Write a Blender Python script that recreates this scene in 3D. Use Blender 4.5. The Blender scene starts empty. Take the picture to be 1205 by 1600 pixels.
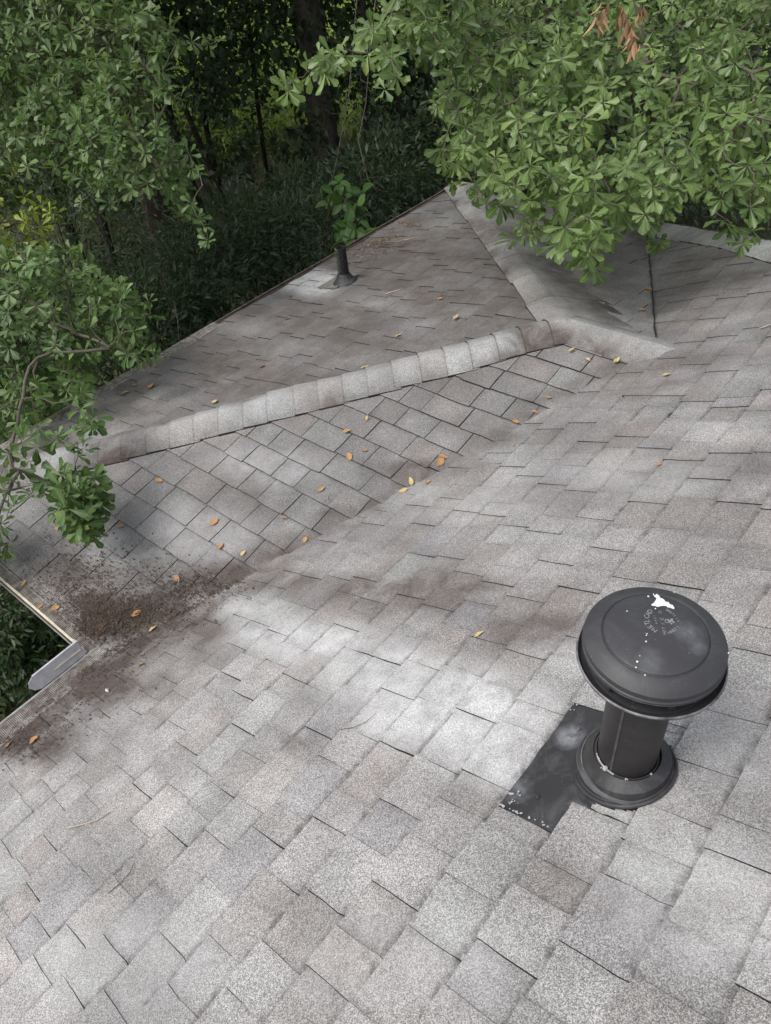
import bpy, math, random
import numpy as np
from math import sin, cos, pi, sqrt, atan2
from mathutils import Vector, Matrix
rng = np.random.default_rng(7); random.seed(7)
scene = bpy.context.scene
COL = scene.collection

# ------------------------------------------------------------------ camera
CAM = np.array([2.37186908, -0.57502457, 2.54668367])
RT = np.array([0.76423231, 0.63791309, -0.09495192])
UP = np.array([-0.38392036, 0.5682732, 0.72778481])
FW = np.array([-0.51822209, 0.51974269, -0.67920056])
FPX = 1170.868
cd = bpy.data.cameras.new('camera'); cam = bpy.data.objects.new('camera', cd); COL.objects.link(cam)
cd.sensor_fit = 'HORIZONTAL'; cd.sensor_width = 36.0; cd.lens = FPX / 1205 * 36.0
cd.clip_start = 0.05; cd.clip_end = 500
M4 = Matrix.Identity(4)
for i in range(3):
    M4[i][0] = RT[i]; M4[i][1] = UP[i]; M4[i][2] = -FW[i]; M4[i][3] = CAM[i]
cam.matrix_world = M4
scene.camera = cam

# ------------------------------------------------------------------ sky, sun, exposure
SUN_EL, SUN_AZ = math.radians(58), math.radians(205)     # azimuth clockwise from +Y
w = bpy.data.worlds.new('World'); scene.world = w; w.use_nodes = True
nt = w.node_tree; nt.nodes.clear()
sky = nt.nodes.new('ShaderNodeTexSky'); sky.sky_type = 'NISHITA'; sky.sun_disc = False
sky.sun_elevation = SUN_EL; sky.sun_rotation = SUN_AZ; sky.air_density = 1.0; sky.dust_density = 4.0; sky.ozone_density = 1.0
bg = nt.nodes.new('ShaderNodeBackground'); bg.inputs[1].default_value = 0.15
ow = nt.nodes.new('ShaderNodeOutputWorld')
hs = nt.nodes.new('ShaderNodeHueSaturation'); hs.inputs['Saturation'].default_value = 0.35
nt.links.new(sky.outputs[0], hs.inputs['Color']); nt.links.new(hs.outputs[0], bg.inputs[0]); nt.links.new(bg.outputs[0], ow.inputs[0])
sd = bpy.data.lights.new('sun', 'SUN'); sun = bpy.data.objects.new('sun', sd); COL.objects.link(sun)
sd.energy = 0.95; sd.angle = math.radians(24); sd.color = (1.0, 0.975, 0.94)
sdir = Vector((sin(SUN_AZ) * cos(SUN_EL), cos(SUN_AZ) * cos(SUN_EL), sin(SUN_EL)))
sun.rotation_euler = sdir.to_track_quat('Z', 'Y').to_euler()
scene.view_settings.view_transform = 'Standard'; scene.view_settings.look = 'None'
scene.view_settings.exposure = 0.60; scene.view_settings.gamma = 1.0

# ------------------------------------------------------------------ geometry helpers
def ray_dir(px, py):
    return FW + (px - 602.5) / FPX * RT - (py - 800) / FPX * UP
def at(px, py, depth):                      # a point seen there, depth metres along the view axis
    return CAM + ray_dir(px, py) * depth
SM, SW = 0.4490, 0.2116
D, L = 5.107, 1.808
PH = 0.54 / 1.0
P1 = np.array([-L + D / 2, D / 2, SW * D / 2]); P2 = np.array([SW * D / 2 / SM, D / 2, SW * D / 2])
GROUND = -2.72
PL = dict(M=((-SM, 0, 1.), 0.), W1=((0, -SW, 1.), 0.), W2=((-SW, 0, 1.), SW * L), W3=((0, SW, 1.), SW * D), G=((0, 0, 1.), GROUND))
def on(px, py, pl):
    n, d = PL[pl]; n = np.array(n); r = ray_dir(px, py)
    return CAM + (d - CAM @ n) / (r @ n) * r
def horiz(px, py, z):
    r = ray_dir(px, py); return CAM + (z - CAM[2]) / r[2] * r
_wv = [(rng.uniform(0, 2 * pi), 2 * pi / rng.uniform(.35, 1.5), rng.uniform(0, 6.28), rng.uniform(.3, 1)) for _ in range(14)]
def dz(x, y):                               # gentle unevenness of the roof deck
    s = 0
    for a, k, p, m in _wv: s += m * math.sin(k * (x * cos(a) + y * sin(a)) + p)
    return s * 0.0013 * (1 + 1.3 * min(1, max(0, (y - .8) / 1.5)))
def n2(x, y, s=1.0, seed=0):                # cheap smooth value noise 0..1
    x = x * s + seed * 17.3; y = y * s - seed * 9.1
    xi, yi = math.floor(x), math.floor(y); fx, fy = x - xi, y - yi
    def h(i, j):
        v = math.sin(i * 127.1 + j * 311.7 + seed * 74.7) * 43758.5453
        return v - math.floor(v)
    fx = fx * fx * (3 - 2 * fx); fy = fy * fy * (3 - 2 * fy)
    return (h(xi, yi) * (1 - fx) + h(xi + 1, yi) * fx) * (1 - fy) + (h(xi, yi + 1) * (1 - fx) + h(xi + 1, yi + 1) * fx) * fy

class MB:
    def __init__(s): s.v = []; s.f = []; s.m = []; s.c = []; s.k = []
    def vert(s, p, c=(1, 1, 1), k=(0, 0, 0)):
        s.v.append((float(p[0]), float(p[1]), float(p[2]))); s.c.append((*c, 1)); s.k.append((*k, 1)); return len(s.v) - 1
    def face(s, idx, m=0): s.f.append(tuple(idx)); s.m.append(m)
    def poly(s, pts, m=0, c=(1, 1, 1), k=(0, 0, 0)): s.face([s.vert(p, c, k) for p in pts], m)
    def box(s, o, ax, ay, az, m=0, c=(1, 1, 1)):
        o = np.array(o, float); ax, ay, az = map(lambda q: np.array(q, float), (ax, ay, az))
        P = [s.vert(o + i * ax + j * ay + k * az, c) for k in (0, 1) for j in (0, 1) for i in (0, 1)]
        for q in ((0, 2, 3, 1), (4, 5, 7, 6), (0, 1, 5, 4), (2, 6, 7, 3), (0, 4, 6, 2), (1, 3, 7, 5)): s.face([P[i] for i in q], m)
    def tube(s, pts, rad, n=8, m=0, c=(1, 1, 1), cap=True):
        pts = [np.array(p, float) for p in pts]; rings = []
        if not hasattr(rad, '__len__'): rad = [rad] * len(pts)
        t0 = pts[1] - pts[0]; a = np.cross(t0, (0.3, 0.2, 1.0)); 
        if np.linalg.norm(a) < 1e-9: a = np.array([1., 0, 0])
        for i, p in enumerate(pts):
            t = pts[min(i + 1, len(pts) - 1)] - pts[max(i - 1, 0)]; t = t / (np.linalg.norm(t) + 1e-12)
            a = a - (a @ t) * t; a = a / (np.linalg.norm(a) + 1e-12); b = np.cross(t, a)
            rings.append([s.vert(p + rad[i] * (cos(2 * pi * j / n) * a + sin(2 * pi * j / n) * b), c) for j in range(n)])
        for r0, r1 in zip(rings, rings[1:]):
            for j in range(n): s.face((r0[j], r0[(j + 1) % n], r1[(j + 1) % n], r1[j]), m)
        if cap: s.face(rings[0][::-1], m); s.face(rings[-1], m)
    def lathe(s, prof, o=(0, 0, 0), n=64, m=0, jit=0):
        rings = []
        for r, z in prof:
            rings.append([s.vert((o[0] + r * cos(2 * pi * j / n), o[1] + r * sin(2 * pi * j / n), o[2] + z)) for j in range(n)] if r > 1e-6 else [s.vert((o[0], o[1], o[2] + z))])
        for a, b in zip(rings, rings[1:]):
            for j in range(n):
                jn = (j + 1) % n
                if len(a) == 1: s.face((a[0], b[jn], b[j]), m)
                elif len(b) == 1: s.face((a[j], a[jn], b[0]), m)
                else: s.face((a[j], a[jn], b[jn], b[j]), m)
    def build(s, name, mats, parent=None, smooth=False):
        me = bpy.data.meshes.new(name); me.from_pydata(s.v, [], s.f)
        if not isinstance(mats, (list, tuple)): mats = [mats]
        for q in mats: me.materials.append(q)
        if len(mats) > 1: me.polygons.foreach_set('material_index', s.m)
        for nm, arr in (('Col', s.c), ('Mk', s.k)):
            at_ = me.color_attributes.new(nm, 'FLOAT_COLOR', 'POINT'); at_.data.foreach_set('color', np.array(arr, np.float32).ravel())
        if smooth: me.polygons.foreach_set('use_smooth', [True] * len(me.polygons))
        me.update(); o = bpy.data.objects.new(name, me); COL.objects.link(o)
        if parent: o.parent = parent
        return o
def smooth_angle(o, deg=35):
    o.data.polygons.foreach_set('use_smooth', [True] * len(o.data.polygons))
    o.data.set_sharp_from_angle(angle=math.radians(deg))
def tag(o, label=None, cat=None, group=None, kind=None):
    if label: o['label'] = label
    if cat: o['category'] = cat
    if group: o['group'] = group
    if kind: o['kind'] = kind
    return o
def empty(name, loc, label, cat, group=None):
    o = bpy.data.objects.new(name, None); COL.objects.link(o); o.location = loc; o.empty_display_size = .1
    return tag(o, label, cat, group)
def adopt(ch, par):                          # parent while the child keeps its world place
    ch.parent = par; ch.matrix_parent_inverse = Matrix.Translation(par.location).inverted()

# ------------------------------------------------------------------ materials
def mat(name):
    m = bpy.data.materials.new(name); m.use_nodes = True; t = m.node_tree; t.nodes.clear()
    o = t.nodes.new('ShaderNodeOutputMaterial'); b = t.nodes.new('ShaderNodeBsdfPrincipled'); t.links.new(b.outputs[0], o.inputs[0])
    return m, t, b, o
def N(t, ty, **kw):
    n = t.nodes.new(ty)
    for k, v in kw.items():
        if k in n.inputs: n.inputs[k].default_value = v
        else: setattr(n, k, v)
    return n
def noise(t, scale, detail=3, rough=.6, vec=None, dist=0):
    n = N(t, 'ShaderNodeTexNoise'); n.inputs['Scale'].default_value = scale; n.inputs['Detail'].default_value = detail
    n.inputs['Roughness'].default_value = rough; n.inputs['Distortion'].default_value = dist
    if vec is not None: t.links.new(vec, n.inputs['Vector'])
    return n.outputs['Fac']
def mrange(t, v, a, b, c, d):
    n = N(t, 'ShaderNodeMapRange'); t.links.new(v, n.inputs[0])
    for i, q in enumerate((a, b, c, d)): n.inputs[i + 1].default_value = q
    return n.outputs[0]
def mth(t, op, a, b=None):
    n = N(t, 'ShaderNodeMath', operation=op)
    for i, q in enumerate((a, b)):
        if q is None: continue
        if isinstance(q, (int, float)): n.inputs[i].default_value = q
        else: t.links.new(q, n.inputs[i])
    return n.outputs[0]
def mixc(t, f, a, b, mode='MIX'):
    n = N(t, 'ShaderNodeMix', data_type='RGBA', blend_type=mode)
    for i, q in ((0, f), (6, a), (7, b)):
        if isinstance(q, (int, float)): n.inputs[i].default_value = q
        elif isinstance(q, tuple): n.inputs[i].default_value = (*q, 1) if len(q) == 3 else q
        else: t.links.new(q, n.inputs[i])
    return n.outputs[2]
def bump(t, b, h, strength, dist):
    n = N(t, 'ShaderNodeBump'); n.inputs['Strength'].default_value = strength; n.inputs['Distance'].default_value = dist
    t.links.new(h, n.inputs['Height']); t.links.new(n.outputs[0], b.inputs['Normal'])
def shingle_mat():
    m, t, b, o = mat('asphalt_shingle')
    tc = N(t, 'ShaderNodeTexCoord').outputs['Object']
    col = N(t, 'ShaderNodeVertexColor', layer_name='Col').outputs[0]
    mk = N(t, 'ShaderNodeSeparateColor'); t.links.new(N(t, 'ShaderNodeVertexColor', layer_name='Mk').outputs[0], mk.inputs[0])
    vo = N(t, 'ShaderNodeTexVoronoi', feature='F1'); vo.inputs['Scale'].default_value = 560; t.links.new(tc, vo.inputs['Vector'])
    vs = N(t, 'ShaderNodeSeparateColor'); t.links.new(vo.outputs['Color'], vs.inputs[0])
    g = mrange(t, mth(t, 'POWER', vs.outputs[0], 1.4), 0, 1, .45, 1.8)
    n1 = mrange(t, noise(t, 9, 5, .65, tc), .3, .7, .86, 1.12)
    nn2 = mrange(t, noise(t, 2.2, 4, .6, tc), .35, .7, .84, 1.12)
    n3 = mrange(t, noise(t, 420, 1, .5, tc), .3, .7, .86, 1.14)
    val = mth(t, 'MULTIPLY', mth(t, 'MULTIPLY', g, n1), mth(t, 'MULTIPLY', nn2, n3))
    c1 = mixc(t, 1.0, col, (1, 1, 1)); c1 = mixc(t, 1.0, col, N(t, 'ShaderNodeCombineColor').outputs[0], 'MULTIPLY')
    # value multiply
    vm = N(t, 'ShaderNodeVectorMath', operation='SCALE'); t.links.new(col, vm.inputs[0]); t.links.new(val, vm.inputs['Scale'])
    c = vm.outputs[0]
    # brown weathering
    st = mth(t, 'MULTIPLY', mk.outputs[0], mrange(t, noise(t, 7, 5, .7, tc, .5), .3, .62, .35, 1.25))
    stc = N(t, 'ShaderNodeClamp'); t.links.new(st, stc.inputs[0])
    c = mixc(t, stc.outputs[0], c, mixc(t, vs.outputs[1], (.040, .031, .027), (.125, .100, .088)))
    # pale areas
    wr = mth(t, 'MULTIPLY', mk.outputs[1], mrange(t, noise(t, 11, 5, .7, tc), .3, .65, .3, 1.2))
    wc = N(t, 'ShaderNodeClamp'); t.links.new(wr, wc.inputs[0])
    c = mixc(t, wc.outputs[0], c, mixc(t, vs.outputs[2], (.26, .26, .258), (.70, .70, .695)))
    # dark printed band and dark lines along course and tab edges
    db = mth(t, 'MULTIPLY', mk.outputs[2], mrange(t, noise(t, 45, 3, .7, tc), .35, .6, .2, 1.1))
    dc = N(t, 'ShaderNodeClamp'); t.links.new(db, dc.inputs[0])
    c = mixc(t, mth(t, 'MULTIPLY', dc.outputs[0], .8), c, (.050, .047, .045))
    t.links.new(c, b.inputs['Base Color']); b.inputs['Roughness'].default_value = .88
    b.inputs['Specular IOR Level'].default_value = .3
    bump(t, b, mth(t, 'ADD', vs.outputs[0], noise(t, 25, 3, .6, tc)), .30, .0018)
    return m
def plain(name, c, rough=.6, var=.2, scale=20, metal=0, c2=None, bmp=0, spec=.5, bscale=80):
    m, t, b, o = mat(name); tc = N(t, 'ShaderNodeTexCoord').outputs['Object']
    f = noise(t, scale, 5, .65, tc)
    c2 = c2 or tuple(x * (1 - var) for x in c)
    t.links.new(mixc(t, mrange(t, f, .35, .65, 0, 1), c, c2), b.inputs['Base Color'])
    b.inputs['Roughness'].default_value = rough; b.inputs['Metallic'].default_value = metal; b.inputs['Specular IOR Level'].default_value = spec
    if bmp: bump(t, b, noise(t, bscale, 4, .6, tc), bmp, .004)
    return m
def painted_black(name, base=(.030, .030, .033), dust=(.13, .13, .13), amount=.35, smudges=()):
    m, t, b, o = mat(name); tc = N(t, 'ShaderNodeTexCoord').outputs['Object']
    f = mrange(t, noise(t, 14, 6, .7, tc, .6), .48, .78, 0, amount)
    sp = mrange(t, noise(t, 260, 2, .5, tc), .72, .76, 0, .8)
    c = mixc(t, f, base, dust); c = mixc(t, sp, c, (.35, .35, .35))
    c = mixc(t, mrange(t, noise(t, 5, 3, .6, tc), .3, .7, 0, .5), c, tuple(x * 1.6 for x in base))
    for (x, y, z), r, st in smudges:      # dusty smears that lie on the metal
        vd = N(t, 'ShaderNodeVectorMath', operation='DISTANCE'); t.links.new(tc, vd.inputs[0]); vd.inputs[1].default_value = (x, y, z)
        sf = mth(t, 'MULTIPLY', mrange(t, vd.outputs['Value'], r * .25, r, st, 0), mrange(t, noise(t, 40, 4, .7, tc), .35, .6, .3, 1))
        c = mixc(t, sf, c, (.30, .31, .33))
    t.links.new(c, b.inputs['Base Color'])
    t.links.new(mrange(t, noise(t, 9, 4, .6, tc), .3, .7, .42, .62), b.inputs['Roughness'])
    b.inputs['Specular IOR Level'].default_value = .45
    bump(t, b, noise(t, 30, 3, .5, tc), .12, .004)
    return m
def leaf_mat(name, a, bcol, rib=(.16, .22, .08), trans=.25, rough=.42, under=1.35, yellow=None, spec=.38):
    m, t, b, o = mat(name)
    at_ = N(t, 'ShaderNodeSeparateColor'); t.links.new(N(t, 'ShaderNodeVertexColor', layer_name='Col').outputs[0], at_.inputs[0])
    c = mixc(t, at_.outputs[0], a, bcol)
    tc = N(t, 'ShaderNodeTexCoord').outputs['Object']
    c = mixc(t, mrange(t, noise(t, 3, 3, .6, tc), .35, .65, 0, .5), c, tuple(x * .62 for x in a))
    if yellow: c = mixc(t, mrange(t, at_.outputs[0], .93, .98, 0, .7), c, yellow)
    ribf = mrange(t, at_.outputs[1], 0.0, .14, .75, 0)
    c = mixc(t, ribf, c, rib)
    geo = N(t, 'ShaderNodeNewGeometry')
    vm = mixc(t, mth(t, 'MULTIPLY', geo.outputs['Backfacing'], .8), c, tuple(min(1, x * under + .03) for x in bcol))
    t.links.new(vm, b.inputs['Base Color']); b.inputs['Roughness'].default_value = rough
    b.inputs['Specular IOR Level'].default_value = spec
    tr = N(t, 'ShaderNodeBsdfTranslucent'); t.links.new(mixc(t, .5, vm, (.22, .35, .05)), tr.inputs[0])
    mx = N(t, 'ShaderNodeMixShader'); mx.inputs[0].default_value = trans
    t.links.new(b.outputs[0], mx.inputs[1]); t.links.new(tr.outputs[0], mx.inputs[2]); t.links.new(mx.outputs[0], o.inputs[0])
    return m
SH = shingle_mat()
EDGE = plain('shingle_edge', (.022, .020, .019), .9, .4, 60)
FELT = plain('shingle_underlay', (.020, .019, .018), .9, .3, 40)
VBLK = painted_black('weathered_black_metal', smudges=[((.045, .03, .4885), .03, .3), ((.07, .01, .485), .02, .25), ((.02, -.06, .488), .03, .18), ((-.05, -.09, .07), .06, .25)])
VPLATE = painted_black('weathered_flashing', (.022, .022, .024), (.22, .22, .22), .45, [((1.985 - 2.132, .335 - .300, .449 * (1.985 - 2.132)), .045, .7), ((1.96 - 2.132, .15 - .300, .449 * (1.96 - 2.132)), .04, .3)])
DARKIN = plain('dark_inside', (.01, .01, .01), .8)
WHITEP = plain('white_paint', (.78, .79, .78), .6, .25, 120)
CHIP = plain('faded_paint', (.52, .52, .50), .7, .6, 300, c2=(.20, .20, .20))
LETTER = plain('stamped_lettering', (.27, .27, .275), .6, .3, 200)
CREAM = plain('cream_gutter', (.72, .66, .50), .5, .35, 25)
GREYM = plain('grey_gutter', (.30, .30, .31), .5, .3, 18)
RUSTY = plain('rusty_gutter', (.10, .065, .045), .8, .4, 30, c2=(.22, .19, .16))
WIRE = plain('mesh_wire', (.62, .61, .57), .5, .5, 30, metal=.3, c2=(.16, .12, .10))
WOOD = plain('fascia_paint', (.55, .52, .45), .6, .3, 12)
WALLM = plain('house_wall', (.42, .38, .32), .8, .2, 6)
DIRT = plain('gutter_dirt', (.035, .025, .018), .95, .5, 60, c2=(.09, .065, .05), bmp=.6)
LITTER = plain('litter_bits', (.030, .021, .016), .9, .4, 25, c2=(.085, .058, .040))

# ------------------------------------------------------------------ house
HX = 3.9
house = empty('house', (0, 0, 0), 'low house with weathered grey shingle roof, hipped wing and open valleys', 'house')
FRAMES = dict(
    M=(np.array([0., 0, 0]), np.array([0, 1., 0]), np.array([1, 0, SM]) / sqrt(1 + SM * SM)),
    W1=(np.array([0., 0, 0]), np.array([1., 0, 0]), np.array([0, 1, SW]) / sqrt(1 + SW * SW)),
    W2=(np.array([-L, 0, 0]), np.array([0, 1., 0]), np.array([1, 0, SW]) / sqrt(1 + SW * SW)),
    W3=(np.array([0, D, 0]), np.array([1., 0, 0]), np.array([0, -1, SW]) / sqrt(1 + SW * SW)),
    ME=(np.array([0, D, 0]), np.array([1., 0, 0]), np.array([0, -1, SM]) / sqrt(1 + SM * SM)))
# brown and pale marks coloured into the shingles: (pixel x, y, radius along, radius across, plane, kind, strength)
BROWN = [(640, 925, 230, 42, 'M', .8), (840, 985, 130, 32, 'M', .62), (430, 905, 120, 28, 'M', .6), (466, 1160, 36, 12, 'M', .6), (300, 1000, 60, 25, 'M', .35),
         (1190, 940, 60, 30, 'M', .3), (880, 1390, 70, 45, 'M', .35), (960, 1420, 90, 30, 'M', .35), (430, 1410, 70, 40, 'M', .3), (1060, 480, 120, 60, 'M', .35),
         (620, 1230, 90, 60, 'M', .2), (520, 1480, 120, 60, 'M', .22), (200, 900, 150, 60, 'W1', .35), (160, 965, 70, 50, 'W1', 1.3), (185, 1002, 50, 26, 'M', 1.25), (240, 950, 95, 34, 'W1', 1.1), (430, 868, 70, 12, 'W1', .8), (540, 805, 60, 14, 'W1', .7), (120, 900, 90, 40, 'W1', .5), (235, 925, 120, 45, 'W1', .45), (350, 900, 70, 28, 'W1', .9), (235, 975, 110, 45, 'M', 1.15), (150, 960, 60, 40, 'W1', 1.0),
         (130, 1075, 130, 34, 'M', 1.05), (40, 1160, 90, 34, 'M', 1.0), (645, 738, 55, 22, 'W1', .75), (740, 660, 60, 18, 'W1', .3), (560, 800, 60, 20, 'W1', .4), (470, 850, 80, 22, 'W1', .45),
         (620, 430, 140, 40, 'W2', .6), (700, 470, 120, 30, 'W2', .6), (500, 500, 120, 35, 'W2', .5), (330, 560, 130, 40, 'W2', .4), (780, 430, 70, 50, 'W2', .55), (760, 340, 50, 60, 'W2', .4), (560, 560, 200, 40, 'W2', .4), (650, 370, 60, 20, 'W2', .5),
         (180, 650, 100, 30, 'W2', .3), (960, 460, 40, 70, 'W3', .35), (1120, 430, 120, 50, 'M', .4), (1010, 370, 30, 20, 'W3', .7)]
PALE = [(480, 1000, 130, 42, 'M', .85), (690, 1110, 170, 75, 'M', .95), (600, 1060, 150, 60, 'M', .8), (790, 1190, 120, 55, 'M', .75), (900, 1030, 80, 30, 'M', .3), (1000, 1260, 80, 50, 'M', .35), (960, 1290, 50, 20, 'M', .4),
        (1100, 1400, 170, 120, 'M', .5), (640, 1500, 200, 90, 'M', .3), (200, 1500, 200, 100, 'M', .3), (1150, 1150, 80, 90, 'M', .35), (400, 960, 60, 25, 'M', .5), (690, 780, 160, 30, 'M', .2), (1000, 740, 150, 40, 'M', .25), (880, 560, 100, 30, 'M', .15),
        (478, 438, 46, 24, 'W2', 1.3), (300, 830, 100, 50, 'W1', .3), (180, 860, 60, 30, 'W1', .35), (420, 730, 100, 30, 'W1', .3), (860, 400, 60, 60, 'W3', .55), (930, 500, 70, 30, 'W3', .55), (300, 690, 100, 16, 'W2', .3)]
for _t in np.linspace(0, 1, 22):
    BROWN.append((330 + 640 * _t, 922 - 350 * _t, 30, 13, 'W1', random.uniform(.3, .75))); BROWN.append((335 + 640 * _t, 930 - 350 * _t, 34, 13, 'M', random.uniform(.25, .6)))
for _t in np.linspace(0, 1, 11): BROWN.append((300 - 300 * _t, 938 + 228 * _t, 46, 27, 'M', random.uniform(.8, 1.15)))
def marks_world(lst):
    out = []
    for px, py, rx, ry, pl, s in lst:
        c = on(px, py, pl); a = on(px + rx, py, pl) - c; b = on(px, py + ry, pl) - c
        A = np.array([[a[0], b[0]], [a[1], b[1]]])
        out.append((c[0], c[1], np.linalg.inv(A), s, pl))
    return out
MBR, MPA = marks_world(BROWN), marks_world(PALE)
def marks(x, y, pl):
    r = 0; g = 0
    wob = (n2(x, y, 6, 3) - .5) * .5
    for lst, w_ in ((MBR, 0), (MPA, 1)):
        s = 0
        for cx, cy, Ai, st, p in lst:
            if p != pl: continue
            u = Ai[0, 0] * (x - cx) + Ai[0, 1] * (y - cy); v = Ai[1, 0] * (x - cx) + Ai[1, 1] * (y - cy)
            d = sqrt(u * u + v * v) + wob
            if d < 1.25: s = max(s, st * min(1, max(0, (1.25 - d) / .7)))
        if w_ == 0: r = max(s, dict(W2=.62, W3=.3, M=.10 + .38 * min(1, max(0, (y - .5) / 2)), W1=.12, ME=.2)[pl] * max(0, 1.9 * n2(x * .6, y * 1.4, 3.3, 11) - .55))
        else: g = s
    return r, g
TINTS = [((.290, .284, .280), 5), ((.255, .250, .250), 4), ((.325, .322, .315), 4), ((.270, .245, .230), 2), ((.235, .222, .212), 3), ((.30, .312, .300), 2), ((.33, .312, .295), 1.5), ((.245, .243, .255), 1.5)]
def slope_tone(x, y, pl):                          # tone per slope, main slope darker towards the far end, plus random mottling
    b = dict(M=1.04 - .25 * min(1, max(0, (y - .2) / 2.6)), W1=.73, W2=.66, W3=.84, ME=.95)[pl]
    return b * (1 + .34 * (n2(x * .55, y * 1.5, 3.0, 31) - .5) + .26 * (n2(x, y, 7.5, 32) - .5))
def tint():
    k = random.choices([a for a, _ in TINTS], [b for _, b in TINTS])[0]; s = random.uniform(.94, 1.06)
    return tuple((x * .44 + m_ * .56) * s for x, m_ in zip(k, (.266, .256, .250)))
def halfplanes(pl):
    # list of (nx, ny, c): keep nx*x+ny*y <= c
    r2 = D / 2
    if pl == 'M': return [(-1, 0, 0.0), (0, -1, 3.6), (1, 0, HX), (1, 1, D)]
    if pl == 'ME': return [(-1, -1, -D), (1, -1, 2 * HX - D)]
    if pl == 'W1': return [(-1, 1, L), (0, 1, r2), (1, -SW / SM, .16)]
    if pl == 'W2': return [(1, -1, -L), (1, 1, D - L)]
    if pl == 'W3': return [(-1, -1, L - D), (0, -1, -r2), (1, SW / SM, D * SW / SM + .16)]
def clip(poly, hp):
    for nx, ny, c in hp:
        out = []
        for i in range(len(poly)):
            a, b = poly[i], poly[(i + 1) % len(poly)]
            da = nx * a[0] + ny * a[1] - c; db = nx * b[0] + ny * b[1] - c
            if da <= 0: out.append(a)
            if (da < 0) != (db < 0) and abs(da - db) > 1e-12:
                t_ = da / (da - db); out.append(a + (b - a) * t_)
        poly = out
        if len(poly) < 3: return []
    return poly
VX, VY = 2.132, 0.300
FY0, FY1, FYC = .093, .430, .179
VZ = SM * VX
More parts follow.
